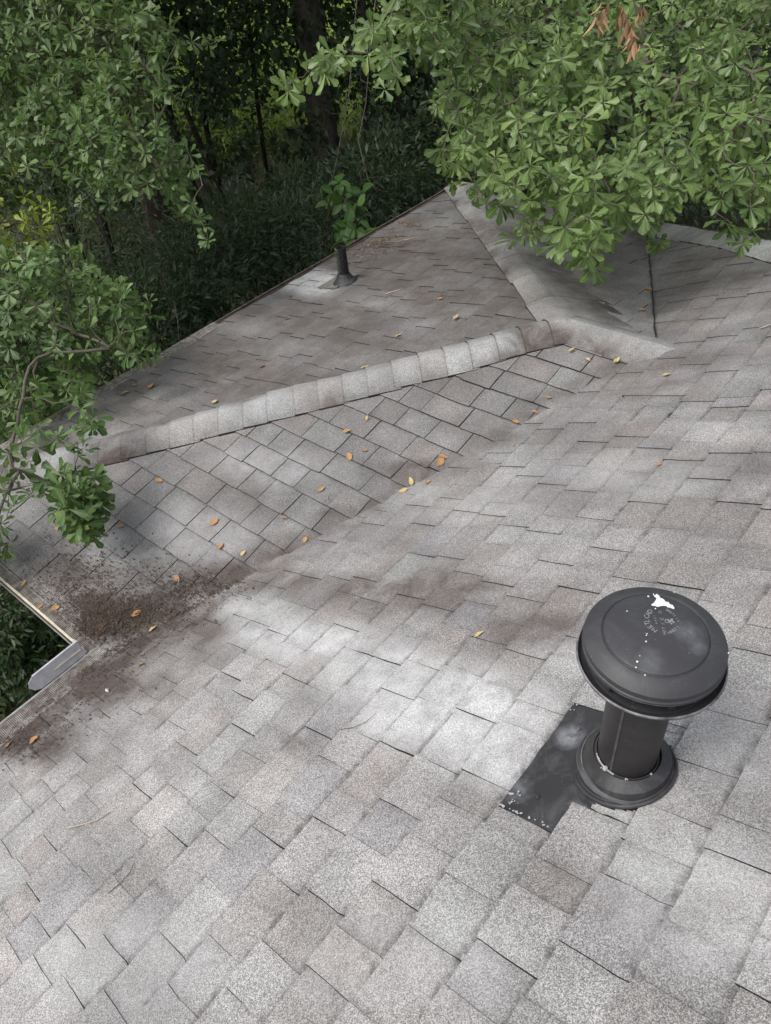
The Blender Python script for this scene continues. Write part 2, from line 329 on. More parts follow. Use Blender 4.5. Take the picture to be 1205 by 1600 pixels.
def roof_slope(pl, butts, v0, v1, hb, hr, wmin, wmax, gap, label, raised_p=.5):
    o, e, g = FRAMES[pl]; nrm = np.cross(e, g); nrm = nrm if nrm[2] > 0 else -nrm
    hp = halfplanes(pl); mb = MB()
    for ci, (u0, u1) in enumerate(zip(butts, butts[1:])):
        v = v0 - random.uniform(0, wmax); lvl = 0; cuts = []
        while v < v1:
            wd = random.uniform(wmin, wmax); cuts.append((v, v + wd)); v += wd
        xb = (o + g * u0)[0]
        if pl == 'M' and abs(xb - 1.938) < .03:
            cuts = [c for c in cuts if c[1] < FY0 - .02 or c[0] > FY1 + .02]
            a = max([c[1] for c in cuts if c[1] < VY]); b = min([c[0] for c in cuts if c[0] > VY])
            cuts += [(a, FY0), (FY1, b)]; cuts.sort()
        if pl == 'M' and abs(xb - 2.072) < .03:
            cuts = [c for c in cuts if c[1] < FYC - .02 or c[0] > FY1 + .02]
            a = max([c[1] for c in cuts if c[1] < VY]); b = min([c[0] for c in cuts if c[0] > VY])
            cuts += [(a, FYC), (FYC, FY1), (FY1, b)]; cuts.sort()
        u1e = u1 + .006
        wobble = [random.uniform(-.0025, .0025) for _ in range(len(cuts) + 1)]
        for k, (va, vb) in enumerate(cuts):
            lvl = (1 - lvl) if random.random() < .80 else lvl; r = lvl == 1
            c = tint()
            if vb - va < .02: continue
            ga = gap * random.uniform(.5, 1.2); va_, vb_ = va + ga, vb - ga
            h0 = hb + hr * lvl + random.uniform(0, .0015); h1 = .0008 + hr * lvl * .8
            if random.random() < .04: h0 += .003
            ub = u0 + wobble[k] + (random.uniform(0, .008) if lvl == 0 and raised_p < .9 else 0)
            sk = random.uniform(-.002, .002)
            us = [ub, ub + .010, ub + (u1 - u0) * .45, u1 - .022, u1 - .007, u1e]
            hug = pl == 'M' and abs(xb - 2.072) < .03 and abs(va - FYC) < 1e-6
            nv = 44 if hug else max(2, int((vb_ - va_) / (.022 if pl == 'M' and xb > .9 and va < 1.6 else .05)))
            if hug: us = list(np.linspace(ub, u1e, 26)); ga = 0; va_, vb_ = va, vb
            vs = [va_ + (vb_ - va_) * i / nv for i in range(nv + 1)]
            def P(vv, uu, h=None):
                f = (uu - u0) / (u1e - u0); hh = h0 + (h1 - h0) * f if h is None else h
                p = o + e * (vv + sk * f) + g * uu; p = p + e * (.0045 * (n2(p[0], p[1], 55, 51) - .5)) + g * (.0055 * (n2(p[0], p[1], 48, 52) - .5)); return p + nrm * (hh + dz(p[0], p[1]))
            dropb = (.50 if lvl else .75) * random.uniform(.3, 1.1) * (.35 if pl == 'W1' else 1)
            for i in range(nv):
                for j in range(len(us) - 1):
                    cor = [(vs[i], us[j], j), (vs[i + 1], us[j], j), (vs[i + 1], us[j + 1], j + 1), (vs[i], us[j + 1], j + 1)]
                    pts = [P(a, b) for a, b, _ in cor]
                    pts = clip(pts, hp)
                    if not pts: continue
                    if hug and (pts[0][0] < 2.118 + .004 * sin(pts[0][1] * 300) or (pts[0][0] - VX) ** 2 + (pts[0][1] - VY) ** 2 < .108 ** 2): continue
                    ids = []
                    for p in pts:
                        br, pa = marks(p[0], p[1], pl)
                        uu = (p - o) @ g; fr = (uu - u0) / (u1 - u0)
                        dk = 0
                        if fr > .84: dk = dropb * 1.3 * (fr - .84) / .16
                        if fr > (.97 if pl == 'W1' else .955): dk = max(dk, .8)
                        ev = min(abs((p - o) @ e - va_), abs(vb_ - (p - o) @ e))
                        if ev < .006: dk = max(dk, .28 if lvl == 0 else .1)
                        sl = slope_tone(p[0], p[1], pl); ids.append(mb.vert(p, tuple(q * sl for q in c), (br, pa, dk)))
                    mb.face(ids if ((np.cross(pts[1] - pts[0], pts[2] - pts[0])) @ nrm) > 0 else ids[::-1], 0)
            # edges
            def inside(p): return not hug and all(nx * p[0] + ny * p[1] <= cc + 1e-6 for nx, ny, cc in hp)
            for i in range(nv):
                a, b = P(vs[i], ub), P(vs[i + 1], ub)
                if inside(a) and inside(b): mb.poly([a, b, b - nrm * (h0 + .002), a - nrm * (h0 + .002)], 1)
            for vv in (va_, vb_):
                for j in range(len(us) - 1):
                    a, b = P(vv, us[j]), P(vv, us[j + 1])
                    if inside(a) and inside(b): mb.poly([a, b, b - nrm * .009, a - nrm * .009], 1)
    # dark underlay sheet
    vmin, vmax, nu = v0, v1, 24
    nvv = 48
    for i in range(nvv):
        for j in range(nu):
            va, vb = vmin + (vmax - vmin) * i / nvv, vmin + (vmax - vmin) * (i + 1) / nvv
            ua, ub = butts[0] + (butts[-1] - butts[0]) * j / nu, butts[0] + (butts[-1] - butts[0]) * (j + 1) / nu
            pts = [o + e * a + g * b for a, b in ((va, ua), (vb, ua), (vb, ub), (va, ub))]
            pts = [p + nrm * (dz(p[0], p[1]) - .0015) for p in pts]
            pts = clip(pts, hp)
            if pts: mb.poly(pts if (np.cross(pts[1] - pts[0], pts[2] - pts[0]) @ nrm) > 0 else pts[::-1], 2)
    ob = mb.build('roof_slope', [SH, EDGE, FELT], house); tag(ob, label); return ob
cM = 1 / sqrt(1 + SM * SM); cW = 1 / sqrt(1 + SW * SW)
bx = [2.072 + i * .134 for i in range(-15, 14)]
bx = [b for b in bx if b > 0.09]; bx = [0.0] + bx
bx = [b for b in bx if b < HX] + [HX + .001]
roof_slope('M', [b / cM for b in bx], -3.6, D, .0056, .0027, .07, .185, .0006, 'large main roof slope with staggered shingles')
by = [0, .065, .207, .351, .497, .643, .787, .933, 1.073, 1.207, 1.341, 1.476, 1.611, 1.747, 1.881, 2.016, 2.15, 2.285, 2.42, 2.555]
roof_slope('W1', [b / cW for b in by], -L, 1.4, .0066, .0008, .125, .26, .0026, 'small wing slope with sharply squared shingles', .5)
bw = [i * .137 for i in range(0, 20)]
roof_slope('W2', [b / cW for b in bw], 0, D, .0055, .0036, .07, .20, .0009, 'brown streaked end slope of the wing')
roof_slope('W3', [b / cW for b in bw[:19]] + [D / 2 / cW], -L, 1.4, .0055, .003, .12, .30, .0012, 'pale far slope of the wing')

def zmin(x, y, pls):
    z = 9
    for p in pls:
        n, d = PL[p]; z = min(z, d - n[0] * x - n[1] * y)
    return z
PL['ME'] = ((0, SM, 1.), SM * D)     # far hip end of the main roof
def cap_strip(A, B, pls, wl, wr, bulge, expo, label, lift=.010, tone=1.0, stain=0.2, seams=1.0, blend=False):
    """overlapping bent cap shingles from A (low) to B (high)"""
    A, B = np.array(A, float), np.array(B, float); d = (B - A)[:2]; LN = np.linalg.norm(d); d = d / LN; s = np.array([-d[1], d[0]])
    mb = MB(); n = int(math.ceil(LN / expo)); NT = 14
    for i in range(n):
        a0 = i * expo + random.uniform(-.008, .008) * seams; a1 = min((i + 1) * expo + .03, LN + .02)
        kk = tone * random.uniform(.93, 1.07); c = tuple(x * kk for x in random.choice([(.315, .325, .318), (.30, .302, .295), (.32, .32, .312), (.292, .282, .272)]))
        jl, jr = random.uniform(-.006, .006), random.uniform(-.006, .006); rows = []
        for fi, f in enumerate((0, .06, .5, 1)):
            q = a0 + (a1 - a0) * f; h = lift + (.006 * (1 - f)) * seams - (.003 * f); row = []
            for j in range(NT + 1):
                tt = j / NT * 2 - 1; off = tt * (wr + jr if tt > 0 else wl + jl)
                x, y = A[0] + d[0] * q + s[0] * off, A[1] + d[1] * q + s[1] * off
                zz = zmin(x, y, pls)
                hh = h + bulge * (max(0, 1 - tt * tt)) ** .8 + .0015 * sin(9 * q + 3 * tt) + .002 * (n2(q * 4, tt * 2, 2, i) - .5)
                if blend and tt > 0: hh = h * (1 - tt) ** .8 + bulge * (1 - tt) ** 2 * (1 + tt) + .0035 + .004 * (n2(x, y, 9, 61) - .5) * (1 - tt)
                sa = stain * (2.4 * n2(x, y, 6, 4) - .3) * 1.1 + (.5 * max(0, abs(tt) - .75) if f > 0 else .25)
                row.append(mb.vert((x, y, zz + hh + dz(x, y)), c, (sa * .8, .25 * (1 - abs(tt)) * n2(x, y, 3, 2), .5 if f == 0 else (.25 if f == 1 else 0))))
            rows.append(row)
        for r0, r1 in zip(rows, rows[1:]):
            for j in range(NT): mb.face((r0[j], r0[j + 1], r1[j + 1], r1[j])[::-1], 0)
        for row_a, row_b in ((rows[0], None),):
            for j in range(NT):
                a, b = np.array(mb.v[row_a[j]]), np.array(mb.v[row_a[j + 1]])
                mb.poly([a, b, b - (0, 0, .0075), a - (0, 0, .0075)], 1)
        for j in ((0,) if blend else (0, NT)):
            for r0, r1 in zip(rows, rows[1:]):
                a, b = np.array(mb.v[r0[j]]), np.array(mb.v[r1[j]]); mb.poly([a, b, b - (0, 0, lift + .008), a - (0, 0, lift + .008)], 1)
    ob = mb.build('hip_cap', [SH, EDGE], house); tag(ob, label); return ob
cap_strip((-L - .01, -.01, 0), P1 - np.array([.03, .03, 0]), ('W1', 'W2'), .128, .135, .044, .135, 'rounded hip cap between wing slopes', .011, 1.0, .62)
cap_strip((-L - .01, D + .01, 0), P1 - np.array([.0, -.02, 0]), ('W2', 'W3'), .14, .34, .022, .40, 'wide pale far hip cap', .015, 1.02, .55, .25, True)
cap_strip((-L + D / 2 - .02, D / 2, 0), P2 + np.array([.13, 0, 0]), ('W1', 'W3'), (.13), .17, .040, .6, 'short ridge cap meeting main slope', .009, .88, .8, .3)
cap_strip((-.02, D + .02, 0), (HX, D - HX, 0), ('M', 'ME'), .14, .125, .018, .137, 'far hip cap of main slope', .010, 1.1, .15, .4)
mb = MB()                                # cut edge of the upper course along the far valley
for k in range(40):
    f0, f1 = k / 40, (k + 1.02) / 40; a = np.array([0, D, 0]) * (1 - f0) + (P2 + (-.03, .07, 0)) * f0; b = np.array([0, D, 0]) * (1 - f1) + (P2 + (-.03, .07, 0)) * f1
    wv = .003 * sin(k * 1.7); a = a + (wv, 0, .012 + dz(a[0], a[1])); b = b + (.003 * sin((k + 1) * 1.7), 0, .012 + dz(b[0], b[1])); w_ = np.array([.0045, 0, .001])
    mb.poly([a, a + w_, b + w_, b]); mb.poly([a, b, b - (0, 0, .02), a - (0, 0, .02)]); mb.poly([a + w_, b + w_, b + w_ - (0, 0, .02), a + w_ - (0, 0, .02)])
mb.build('valley_edge', EDGE, house)
# main ridge and hidden back slopes, so the house is closed when seen from a step aside
mb = MB()
zr = SM * HX
mb.poly([(HX, -3.6, zr - .01), (HX, D - HX, zr - .01), (2 * HX, D, -.0), (2 * HX, -3.6, -.0)][::-1], 0, (.28, .275, .27))
ob = mb.build('roof_slope', SH, house); tag(ob, 'back slope beyond the ridge')
roof_slope('ME', [min(b, HX) / cM for b in [i * .134 for i in range(30)]], 0, 5.6, .0055, .0031, .12, .30, .0008, 'far hip end slope')
mb = MB()
for i in range(22):
    y0 = -3.6 + i * .145; c = tint()
    mb.poly([(HX - .12, y0, zr - .054 + .02), (HX, y0, zr + .022), (HX, y0 + .15, zr + .014), (HX - .12, y0 + .15, zr - .054 + .012)], 0, c)
    mb.poly([(HX, y0, zr + .022), (HX + .12, y0, zr - .034), (HX + .12, y0 + .15, zr - .042), (HX, y0 + .15, zr + .014)], 0, c)
mb.build('ridge_cap', SH, house)
# walls, soffit, fascia
ins = .42
mb = MB(); foot = [(ins, -3.4), (2 * HX - ins, -3.4), (2 * HX - ins, D - ins), (-L + ins, D - ins), (-L + ins, ins), (ins, ins)]
for i in range(len(foot)):
    a, b = foot[i], foot[(i + 1) % len(foot)]
    mb.poly([(a[0], a[1], GROUND - .2), (b[0], b[1], GROUND - .2), (b[0], b[1], -.13), (a[0], a[1], -.13)])
mb.build('wall', WALLM, house)
mb = MB(); eave = [(0, -3.6), (2 * HX, -3.6), (2 * HX, D), (-L, D), (-L, 0), (0, 0)]
mb.poly([(x, y, -.13) for x, y in [(0, -3.6), (2 * HX, -3.6), (2 * HX, D), (0, D)]][::-1]); mb.poly([(x, y, -.131) for x, y in [(-L, 0), (0, 0), (0, D), (-L, D)]][::-1])
mb.build('soffit', WOOD, house)
mb = MB()
for i in range(len(eave)):
    a, b = np.array(eave[i], float), np.array(eave[(i + 1) % len(eave)], float)
    if i == 0 or i == 1: continue
    mb.poly([(a[0], a[1], -.14), (b[0], b[1], -.14), (b[0], b[1], -.004), (a[0], a[1], -.004)])
mb.build('fascia', WOOD, house)

# ------------------------------------------------------------------ gutters
def gutter(A, B, out, mat_, label, trim0=0, trim1=0, GW=.082, fill=True, mat_in=None, lipc=None):
    """open K gutter from A to B along an eave, 'out' points away from the house"""
    A, B, out = np.array(A, float), np.array(B, float), np.array(out, float)
    d = B - A; LN = np.linalg.norm(d); d = d / LN; a0, a1 = trim0, LN - trim1
    prof = [(.002, -.012), (.002, -.10), (.055, -.10), (.062, -.07), (GW - .006, -.045), (GW, -.012), (GW, -.002), (GW - .009, -.002), (GW - .009, -.007), (GW - .003, -.010), (GW - .009, -.045), (.055, -.067), (.050, -.096), (.006, -.096), (.006, -.012)]
    mb = MB(); segs = max(2, int((a1 - a0) / .25)); rows = []
    for i in range(segs + 1):
        q = a0 + (a1 - a0) * i / segs
        rows.append([mb.vert(A + d * q + out * u + np.array([0, 0, v + .0015 * sin(5 * q)])) for u, v in prof])
    for r0, r1 in zip(rows, rows[1:]):
        for j in range(len(prof)): mb.face((r0[j], r0[(j + 1) % len(prof)], r1[(j + 1) % len(prof)], r1[j]), 1 if 5 <= j <= 8 else 0)
    mb.face(rows[0]); mb.face(rows[-1][::-1])
    g = mb.build('gutter', [mat_, lipc or mat_], house); tag(g, label)
    if fill:
        mb = MB(); rows = []
        for i in range(segs * 6 + 1):
            q = a0 + (a1 - a0) * i / (segs * 6)
            rows.append([mb.vert(A + d * q + out * u + np.array([0, 0, -.022 + .016 * n2(q * 9, u * 30, 1, 2)])) for u in (.007, .025, .045, .068)])
        for r0, r1 in zip(rows, rows[1:]):
            for j in range(3): mb.face((r0[j], r0[j + 1], r1[j + 1], r1[j]), 0)
        f = mb.build('gutter_dirt', DIRT, g)
    return g
def guard(A, B, out, slope, g, up_=.05, GW=.078, t0=0, t1=0, cell=.0068, name='gutter_guard', hz=.008, wmul=1.0):
    """hardware cloth laid from the shingles over the gutter to its lip"""
    A, B, out = np.array(A, float), np.array(B, float), np.array(out, float)
    d = B - A; LN = np.linalg.norm(d); d = d / LN; mb = MB(); wd = .0011 * wmul
    def surf(q, u):                      # u from -up_ (on the roof) to GW (lip)
        z = slope * (-u) * (1 if u < 0 else .12) + hz if u < 0 else hz + u * (-.012 - hz + .014) / GW
        z += .004 * (n2(q * 7, u * 12, 1, 5) - .5) * 2
        p = A + d * q + out * u; return p + np.array([0, 0, z + (dz(p[0], p[1]) if u < 0 else 0)])
    nq = int((LN - t0 - t1) / cell); nu_ = int((up_ + GW) / cell)
    for i in range(nq + 1):
        q = t0 + i * cell
        us = [-up_, 0, GW]
        for ua, ub in zip(us, us[1:]):
            a, b = surf(q - wd / 2, ua), surf(q - wd / 2, ub); mb.poly([a, a + d * wd, b + d * wd, b])
    stp = .06
    for j in range(nu_ + 1):
        u = -up_ + j * cell
        for i in range(int((LN - t0 - t1) / stp) + 1):
            q0 = t0 + i * stp; q1 = min(q0 + stp, LN - t1)
            if q1 <= q0: continue
            a, b = surf(q0, u), surf(q1, u); mb.poly([a, b, b + out * wd, a + out * wd])
    return mb.build(name, WIRE, g)
g1 = gutter((-L - .08, 0, 0), (-.004, 0, 0), (0, -1, 0), GREYM, 'near wing gutter with cream lip', 0, .088, GW=.06, lipc=CREAM)
guard((-L - .05, 0, 0), (.02, 0, 0), (0, -1, 0), SW, g1, up_=.065, GW=.056, t1=.02)
g2 = gutter((0, -3.6, 0), (0, -.0, 0), (-1, 0, 0), GREYM, 'main slope gutter', 0, .0)
guard((0, -3.6, 0), (0, 0, 0), (-1, 0, 0), SM, g2, up_=.055, t1=-.08)
g3 = gutter((-L, -.08, 0), (-L, D + .05, 0), (-1, 0, 0), RUSTY, 'far wing gutter with brown debris')
guard((-L, -.02, 0), (-L, D, 0), (-1, 0, 0), SW, g3, up_=.04, t1=2.9, wmul=2.2)
g4 = gutter((-L, D, 0), (-.02, D, 0), (0, 1, 0), GREYM, 'gutter under far wing slope')
# grey splash guard standing on the gutter lip at the inner corner
mb = MB(); T = .0022
def plate(pts, th, mbx, m=0):
    pts = [np.array(p, float) for p in pts]; th = np.array(th, float)
    a = [mbx.vert(p) for p in pts]; b = [mbx.vert(p + th) for p in pts]
    mbx.face(a[::-1], m); mbx.face(b, m)
    for i in range(len(a)): mbx.face((a[i], a[(i + 1) % len(a)], b[(i + 1) % len(a)], b[i]), m)
lean = .022; x0 = -.083
pr = [(0, .0), (-.22, .0), (-.245, .012), (-.258, .035), (-.25, .055), (-.225, .068), (0, .070)]
plate([(x0 - lean * z / .07, -.06 + y, z) for y, z in pr], (-T, 0, 0), mb)
plate([(x0 - lean, -.06 - .225, .0665), (x0 - lean, -.06, .0705), (x0 - lean - .010, -.06, .0690), (x0 - lean - .010, -.06 - .22, .065)], (0, 0, T), mb)
plate([(x0 - .0, -.0605, 0), (x0 - lean, -.0605, .07), (x0 - lean - .035, -.0605, .062), (x0 - .035, -.0605, 0)], (0, -T, 0), mb)
sg = mb.build('splash_guard', plain('pale_grey_metal', (.50, .50, .52), .45, .3, 18), g2)
mb = MB(); mb.box((x0 + .002 - .011, -.2, .028), (-.003, 0, .006), (0, .13, 0), (.002, 0, .004), 0); s2 = mb.build('caulk_bead', CREAM, sg)

# ------------------------------------------------------------------ big black vent
HUP = .0155
vent = empty('roof_vent', (VX, VY, VZ), 'large black round-capped vent pipe standing on the near main slope', 'vent')
O3 = (0, 0, 0)
def vpart(mb, name, m, par=None, sm=True, ang=30):
    o = mb.build(name, m, par or vent)
    if sm: smooth_angle(o, ang)
    return o
# flashing plate
mb = MB(); nM = np.array([-SM, 0, 1]) * cM; gM = np.array([1, 0, SM]) * cM
def fp(x, y, h): return np.array([x - VX, y - VY, SM * x - VZ]) + nM * (h + dz(x, y))
nx_, ny_ = 40, 40; idx = {}
for i in range(nx_ + 1):
    for j in range(ny_ + 1):
        x = 1.944 + (2.20 - 1.944) * i / nx_; y = FY0 + (FY1 - FY0) * j / ny_
        rr = sqrt((x - VX) ** 2 + (y - VY) ** 2)
        h = .0045 + .0015 * (n2(x, y, 18, 8)) + (.004 if i == 0 else 0) * n2(y, 1, 30) - (.012 if (x > 2.078 and y < FYC - .005) or (x > 2.112 and rr > .100) else 0)
        idx[i, j] = mb.vert(fp(x, y, h))
for i in range(nx_):
    for j in range(ny_): mb.face((idx[i, j], idx[i + 1, j], idx[i + 1, j + 1], idx[i, j + 1]))
for j in range(ny_):
    a, b = np.array(mb.v[idx[0, j]]), np.array(mb.v[idx[0, j + 1]]); mb.poly([a, b, b - nM * .006, a - nM * .006])
for i in range(nx_):
    a, b = np.array(mb.v[idx[i, 0]]), np.array(mb.v[idx[i + 1, 0]]); mb.poly([a, b, b - nM * .005, a - nM * .005])
flash = vpart(mb, 'flashing', VPLATE, ang=60)
for (px, py, r) in [(841, 1247, .006), (905, 1140, .006)]:
    mb = MB()
    p = on(px, py, 'M'); c = fp(p[0], p[1], .0075)
    mb.lathe([(0, .003), (r * .7, .0025), (r, 0), (r * 1.05, -.003)], c, 16)
    vpart(mb, 'screw_head', VPLATE, flash)
mb = MB()          # white paint chips along flashing edges
for k in range(44):
    if k < 22: tq = random.random() ** 1.4; p = on(785 + 75 * tq + random.uniform(-2, 2), 1264 + 33 * tq + random.uniform(-4, 0), 'M')
    elif k < 36: p = on(random.uniform(797, 815), random.uniform(1240, 1262), 'M')
    else: p = on(random.uniform(888, 905), random.uniform(1101, 1114), 'M')
    if not (1.945 < p[0] < 2.07 and FY0 + .001 < p[1] < FY1 - .001): continue
    s_ = random.uniform(.0010, .0036); c = fp(p[0], p[1], .0092); a0 = random.uniform(0, 6)
    q = [c + s_ * random.uniform(.5, 1.2) * (cos(a0 + a) * gM * random.uniform(.6, 1.6) + sin(a0 + a) * np.array([0, 1, 0])) for a in (0, 1.1, 2.1, 3.3, 4.3, 5.4)]
    mb = MB(); plate(q, nM * .0005, mb); vpart(mb, 'paint_chip', CHIP, flash, False)
# lower ring + boot (base follows the slope a little)
def ringpt(r, z, a, tilt): 
    x, y = r * cos(a), r * sin(a); return (x, y, z + tilt * SM * x)
def lathe_t(mb, prof, n=72, m=0):
    rings = []
    for r, z, t_ in prof: rings.append([mb.vert(ringpt(r, z, 2 * pi * j / n, t_)) for j in range(n)])
    for a, b in zip(rings, rings[1:]):
        for j in range(n): mb.face((a[j], a[(j + 1) % n], b[(j + 1) % n], b[j]), m)
mb = MB(); lathe_t(mb, [(.107, .004, 1), (.106, .010, 1), (.102, .014, 1), (.099, .013, 1), (.096, .016, 1), (.092, .05, .6), (.07, .075, .2)])
vpart(mb, 'base_ring', VPLATE)
mb = MB(); lathe_t(mb, [(.0975, .024, .30), (.1005, .027, .30), (.1005, .031, .30), (.0975, .034, .29), (.0935, .0355, .27), (.0930, .0385, .26), (.0895, .040, .25), (.080, .052, .17), (.072, .062, .08), (.0665, .071, .03), (.0655, .076, .0), (.0635, .076, 0), (.0635, .03, 0)])
boot = vpart(mb, 'storm_collar', VBLK)
mb = MB()          # caulk beads around the pipe foot
for k in range(9):
    a = random.choice([random.uniform(-2.7, -1.7), random.uniform(-1.5, -.2)]); r = random.uniform(.0645, .071) if k < 18 else random.uniform(.07, .088)
    z = .0775 if r < .0665 else (.0765 - (r - .0665) * 1.3 + .002); s_ = random.uniform(.0012, .003) if k != 3 else .006
    mb = MB(); mb.lathe([(0, s_ * .6), (s_ * .8, s_ * .3), (s_, -.003)], (r * cos(a), r * sin(a), z), 7); vpart(mb, 'caulk_drop', CHIP, boot)
mb = MB()
for k in range(26):
    a = -2.3 + k * .03; mb.lathe([(0, .0010), (.0014, .0006), (.0018, -.003)], (.0655 * cos(a), .0655 * sin(a), .0765), 6)
vpart(mb, 'caulk_bead', CHIP, boot)
mb = MB(); mb.lathe([(.0615, .03), (.0615, .41)], n=64)
VPIPE = painted_black('dark_pipe_metal', (.019, .017, .017), (.08, .08, .08), .25)
pipe = vpart(mb, 'pipe', VPIPE)
WORN = plain('worn_rim', (.20, .20, .21), .5, .5, 35, c2=(.035, .035, .037))
mb = MB(); lathe_t(mb, [(.1002, .0285, .30), (.1010, .0295, .30), (.1002, .0308, .30)]); vpart(mb, 'rim', WORN, boot)
mb = MB(); lathe_t(mb, [(.0925, .0378, .262), (.0930, .0388, .26), (.0915, .0397, .255)]); vpart(mb, 'bead', WORN, boot)
aS = atan2(-(0.83), -.1)                 # side seam of the pipe, towards the viewer's left
pS = horiz(957, 1165, VZ + .2); aS = atan2(pS[1] - VY, pS[0] - VX)
mb = MB(); c_, s_ = cos(aS), sin(aS); R_ = .0612
mb.box((R_ * c_ + .0025 * s_, R_ * s_ - .0025 * c_, .07), (-.005 * s_, .005 * c_, 0), (.0016 * c_, .0016 * s_, 0), (0, 0, .32))
vpart(mb, 'seam', plain('worn_seam', (.075, .075, .075), .5, .5, 60), pipe, False)
# hood: lower flared ring, dark slot, domed cap
mb = MB(); mb.lathe([(.0615, .368), (.075, .366), (.105, .368), (.124, .380), (.1315, .389), (.1325, .394), (.130, .3965), (.1275, .394), (.124, .386), (.112, .379), (.105, .379), (.075, .374), (.0617, .376)], o=(0, 0, HUP + .008), n=96)
hood = vpart(mb, 'lower_ring', VBLK)
mb = MB(); mb.lathe([(.1320, .3925), (.1330, .3938), (.1322, .3955), (.1300, .3968)], o=(0, 0, HUP + .008), n=96); vpart(mb, 'rim', WORN, hood)
mb = MB(); mb.lathe([(.094, .396), (.094, .46)], n=64); vpart(mb, 'inner_band', DARKIN, hood)
for k in range(6):
    a = k * pi / 3 + .25; c_, s_ = cos(a), sin(a); mb = MB()
    mb.box((.100 * c_ + .006 * s_, .100 * s_ - .006 * c_, .412), (-.012 * s_, .012 * c_, 0), (.012 * c_, .012 * s_, 0), (0, 0, .035))
    vpart(mb, 'bracket', VBLK, hood, False)
prof = [(.118, .431), (.1235, .430), (.1250, .433), (.1248, .436), (.1224, .438), (.1220, .4465), (.1236, .4485), (.1232, .4510), (.1200, .4535), (.112, .4600), (.101, .4658), (.0945, .4678), (.0925, .4672), (.0912, .4656), (.0898, .4662), (.0885, .4685), (.086, .4700), (.06, .4728), (.03, .474), (0, .4745)]
mb = MB(); mb.lathe(prof, o=(0, 0, HUP), n=128); mb.lathe([(.118, .431), (.112, .44), (.10, .45), (0, .455)], o=(0, 0, HUP), n=64)
capo = vpart(mb, 'cap', VBLK, ang=25)
mb = MB(); mb.lathe([(.1236, .4298), (.1253, .4310), (.1255, .4328)], o=(0, 0, HUP), n=96); vpart(mb, 'rim', WORN, capo)
def capz(px, py):
    z = VZ + .474 + HUP; p = horiz(px, py, z)
    for _ in range(3):
        r = sqrt((p[0] - VX) ** 2 + (p[1] - VY) ** 2)
        zz = np.interp(r, [0, .03, .06, .086, .0885, .0945, .101, .112, .1195], [.4745, .474, .4728, .47, .4685, .4678, .4658, .4600, .4535])
        p = horiz(px, py, VZ + zz + HUP)
    return p - np.array([VX, VY, VZ])
def zp(X, Y): return 990 + X * 90 / 1205, 915 + Y * 90 / 1205
# stamped lettering: circle of letters, inner line and little emblem, as read in the photograph
def glyph_mesh(mb, ch, pos, xdir, size):
    cu = bpy.data.curves.new('g', 'FONT'); cu.body = ch; cu.size = 1; cu.align_x = 'CENTER'; cu.align_y = 'CENTER'; cu.resolution_u = 3
    ob = bpy.data.objects.new('g', cu); COL.objects.link(ob)
    me = bpy.data.meshes.new_from_object(ob.evaluated_get(bpy.context.evaluated_depsgraph_get()))
    x = np.array([xdir[0], xdir[1], 0]); x /= np.linalg.norm(x); y = np.array([-x[1], x[0], 0]); b0 = len(mb.v)
    for v in me.vertices: mb.vert(np.array(pos) + size * (v.co.x * x + v.co.y * y) + np.array([0, 0, .0006]))
    for f in me.polygons: mb.face([b0 + i for i in f.vertices])
    bpy.data.objects.remove(ob); bpy.data.curves.remove(cu); bpy.data.meshes.remove(me)
mb = MB()
def word(pts, size):
    P = [(c, capz(*zp(X, Y))) for c, X, Y in pts]
    for i, (c, p) in enumerate(P):
        a = P[max(i - 1, 0)][1]; b = P[min(i + 1, len(P) - 1)][1]; glyph_mesh(mb, c, p, b - a, size)
word([('M', 440, 930), ('E', 350, 865), ('T', 290, 795), ('L', 285, 740), ('C', 280, 655), ('A', 310, 600), ('D', 350, 545)], .0125)
word([('T', 690, 515), ('A', 720, 530), ('N', 750, 545), ('K', 785, 570), ('S', 830, 600), ('L', 870, 640), ('I', 905, 690), ('E', 935, 745)], .007)
word([('H', 755, 990), ('A', 800, 970), ('R', 845, 945), ('T', 890, 920), ('I', 935, 870)], .009)
word([('H', 655, 1005), ('E', 645, 950), ('T', 640, 895), ('I', 620, 805), ('C', 600, 700), ('O', 560, 560)], .0080)
word([('A', 480, 790), ('4', 465, 740), ('0', 455, 690), ('1', 435, 640)], .006)
e0 = capz(*zp(705, 745)); mb.lathe([(.0032, .0006), (.0044, .0006)], e0, 20)
for k in range(9):
    p = capz(*zp(790 + 45 * cos(k * .7) * (k % 2 + .5), 745 + 40 * sin(k * .7) * (k % 3 * .5 + .4))); mb.lathe([(0, .0006), (.0019, .0006)], p, 6)
vpart(mb, 'stamped_lettering', LETTER, capo, False)
mb = MB()          # white paint splash
sp = [(415, 160), (440, 215), (485, 180), (540, 215), (555, 260), (600, 275), (640, 300), (665, 345), (730, 350), (760, 395), (820, 415), (860, 480), (840, 495), (770, 465), (720, 462), (690, 430), (640, 425), (560, 435), (505, 450), (470, 430), (400, 420), (370, 405), (430, 365), (465, 310), (485, 265), (440, 235), (410, 190)]
P = [capz(*zp(*q)) for q in sp]; cc = sum(P) / len(P) + np.array([0, 0, .0016])
ci = mb.vert(cc); ring = [mb.vert(p + np.array([0, 0, .0010])) for p in P]
def tri_fan(P):
    import mathutils
    tr = mathutils.geometry.tessellate_polygon([[Vector(p) for p in P]]); return tr
for t_ in tri_fan(P): mb.face([ring[i] for i in t_])
base_ = [mb.vert(p - np.array([0, 0, .0005])) for p in P]
for i in range(len(P)): mb.face((ring[i], ring[(i + 1) % len(P)], base_[(i + 1) % len(P)], base_[i]))
mb.build('paint_splash', WHITEP, capo)
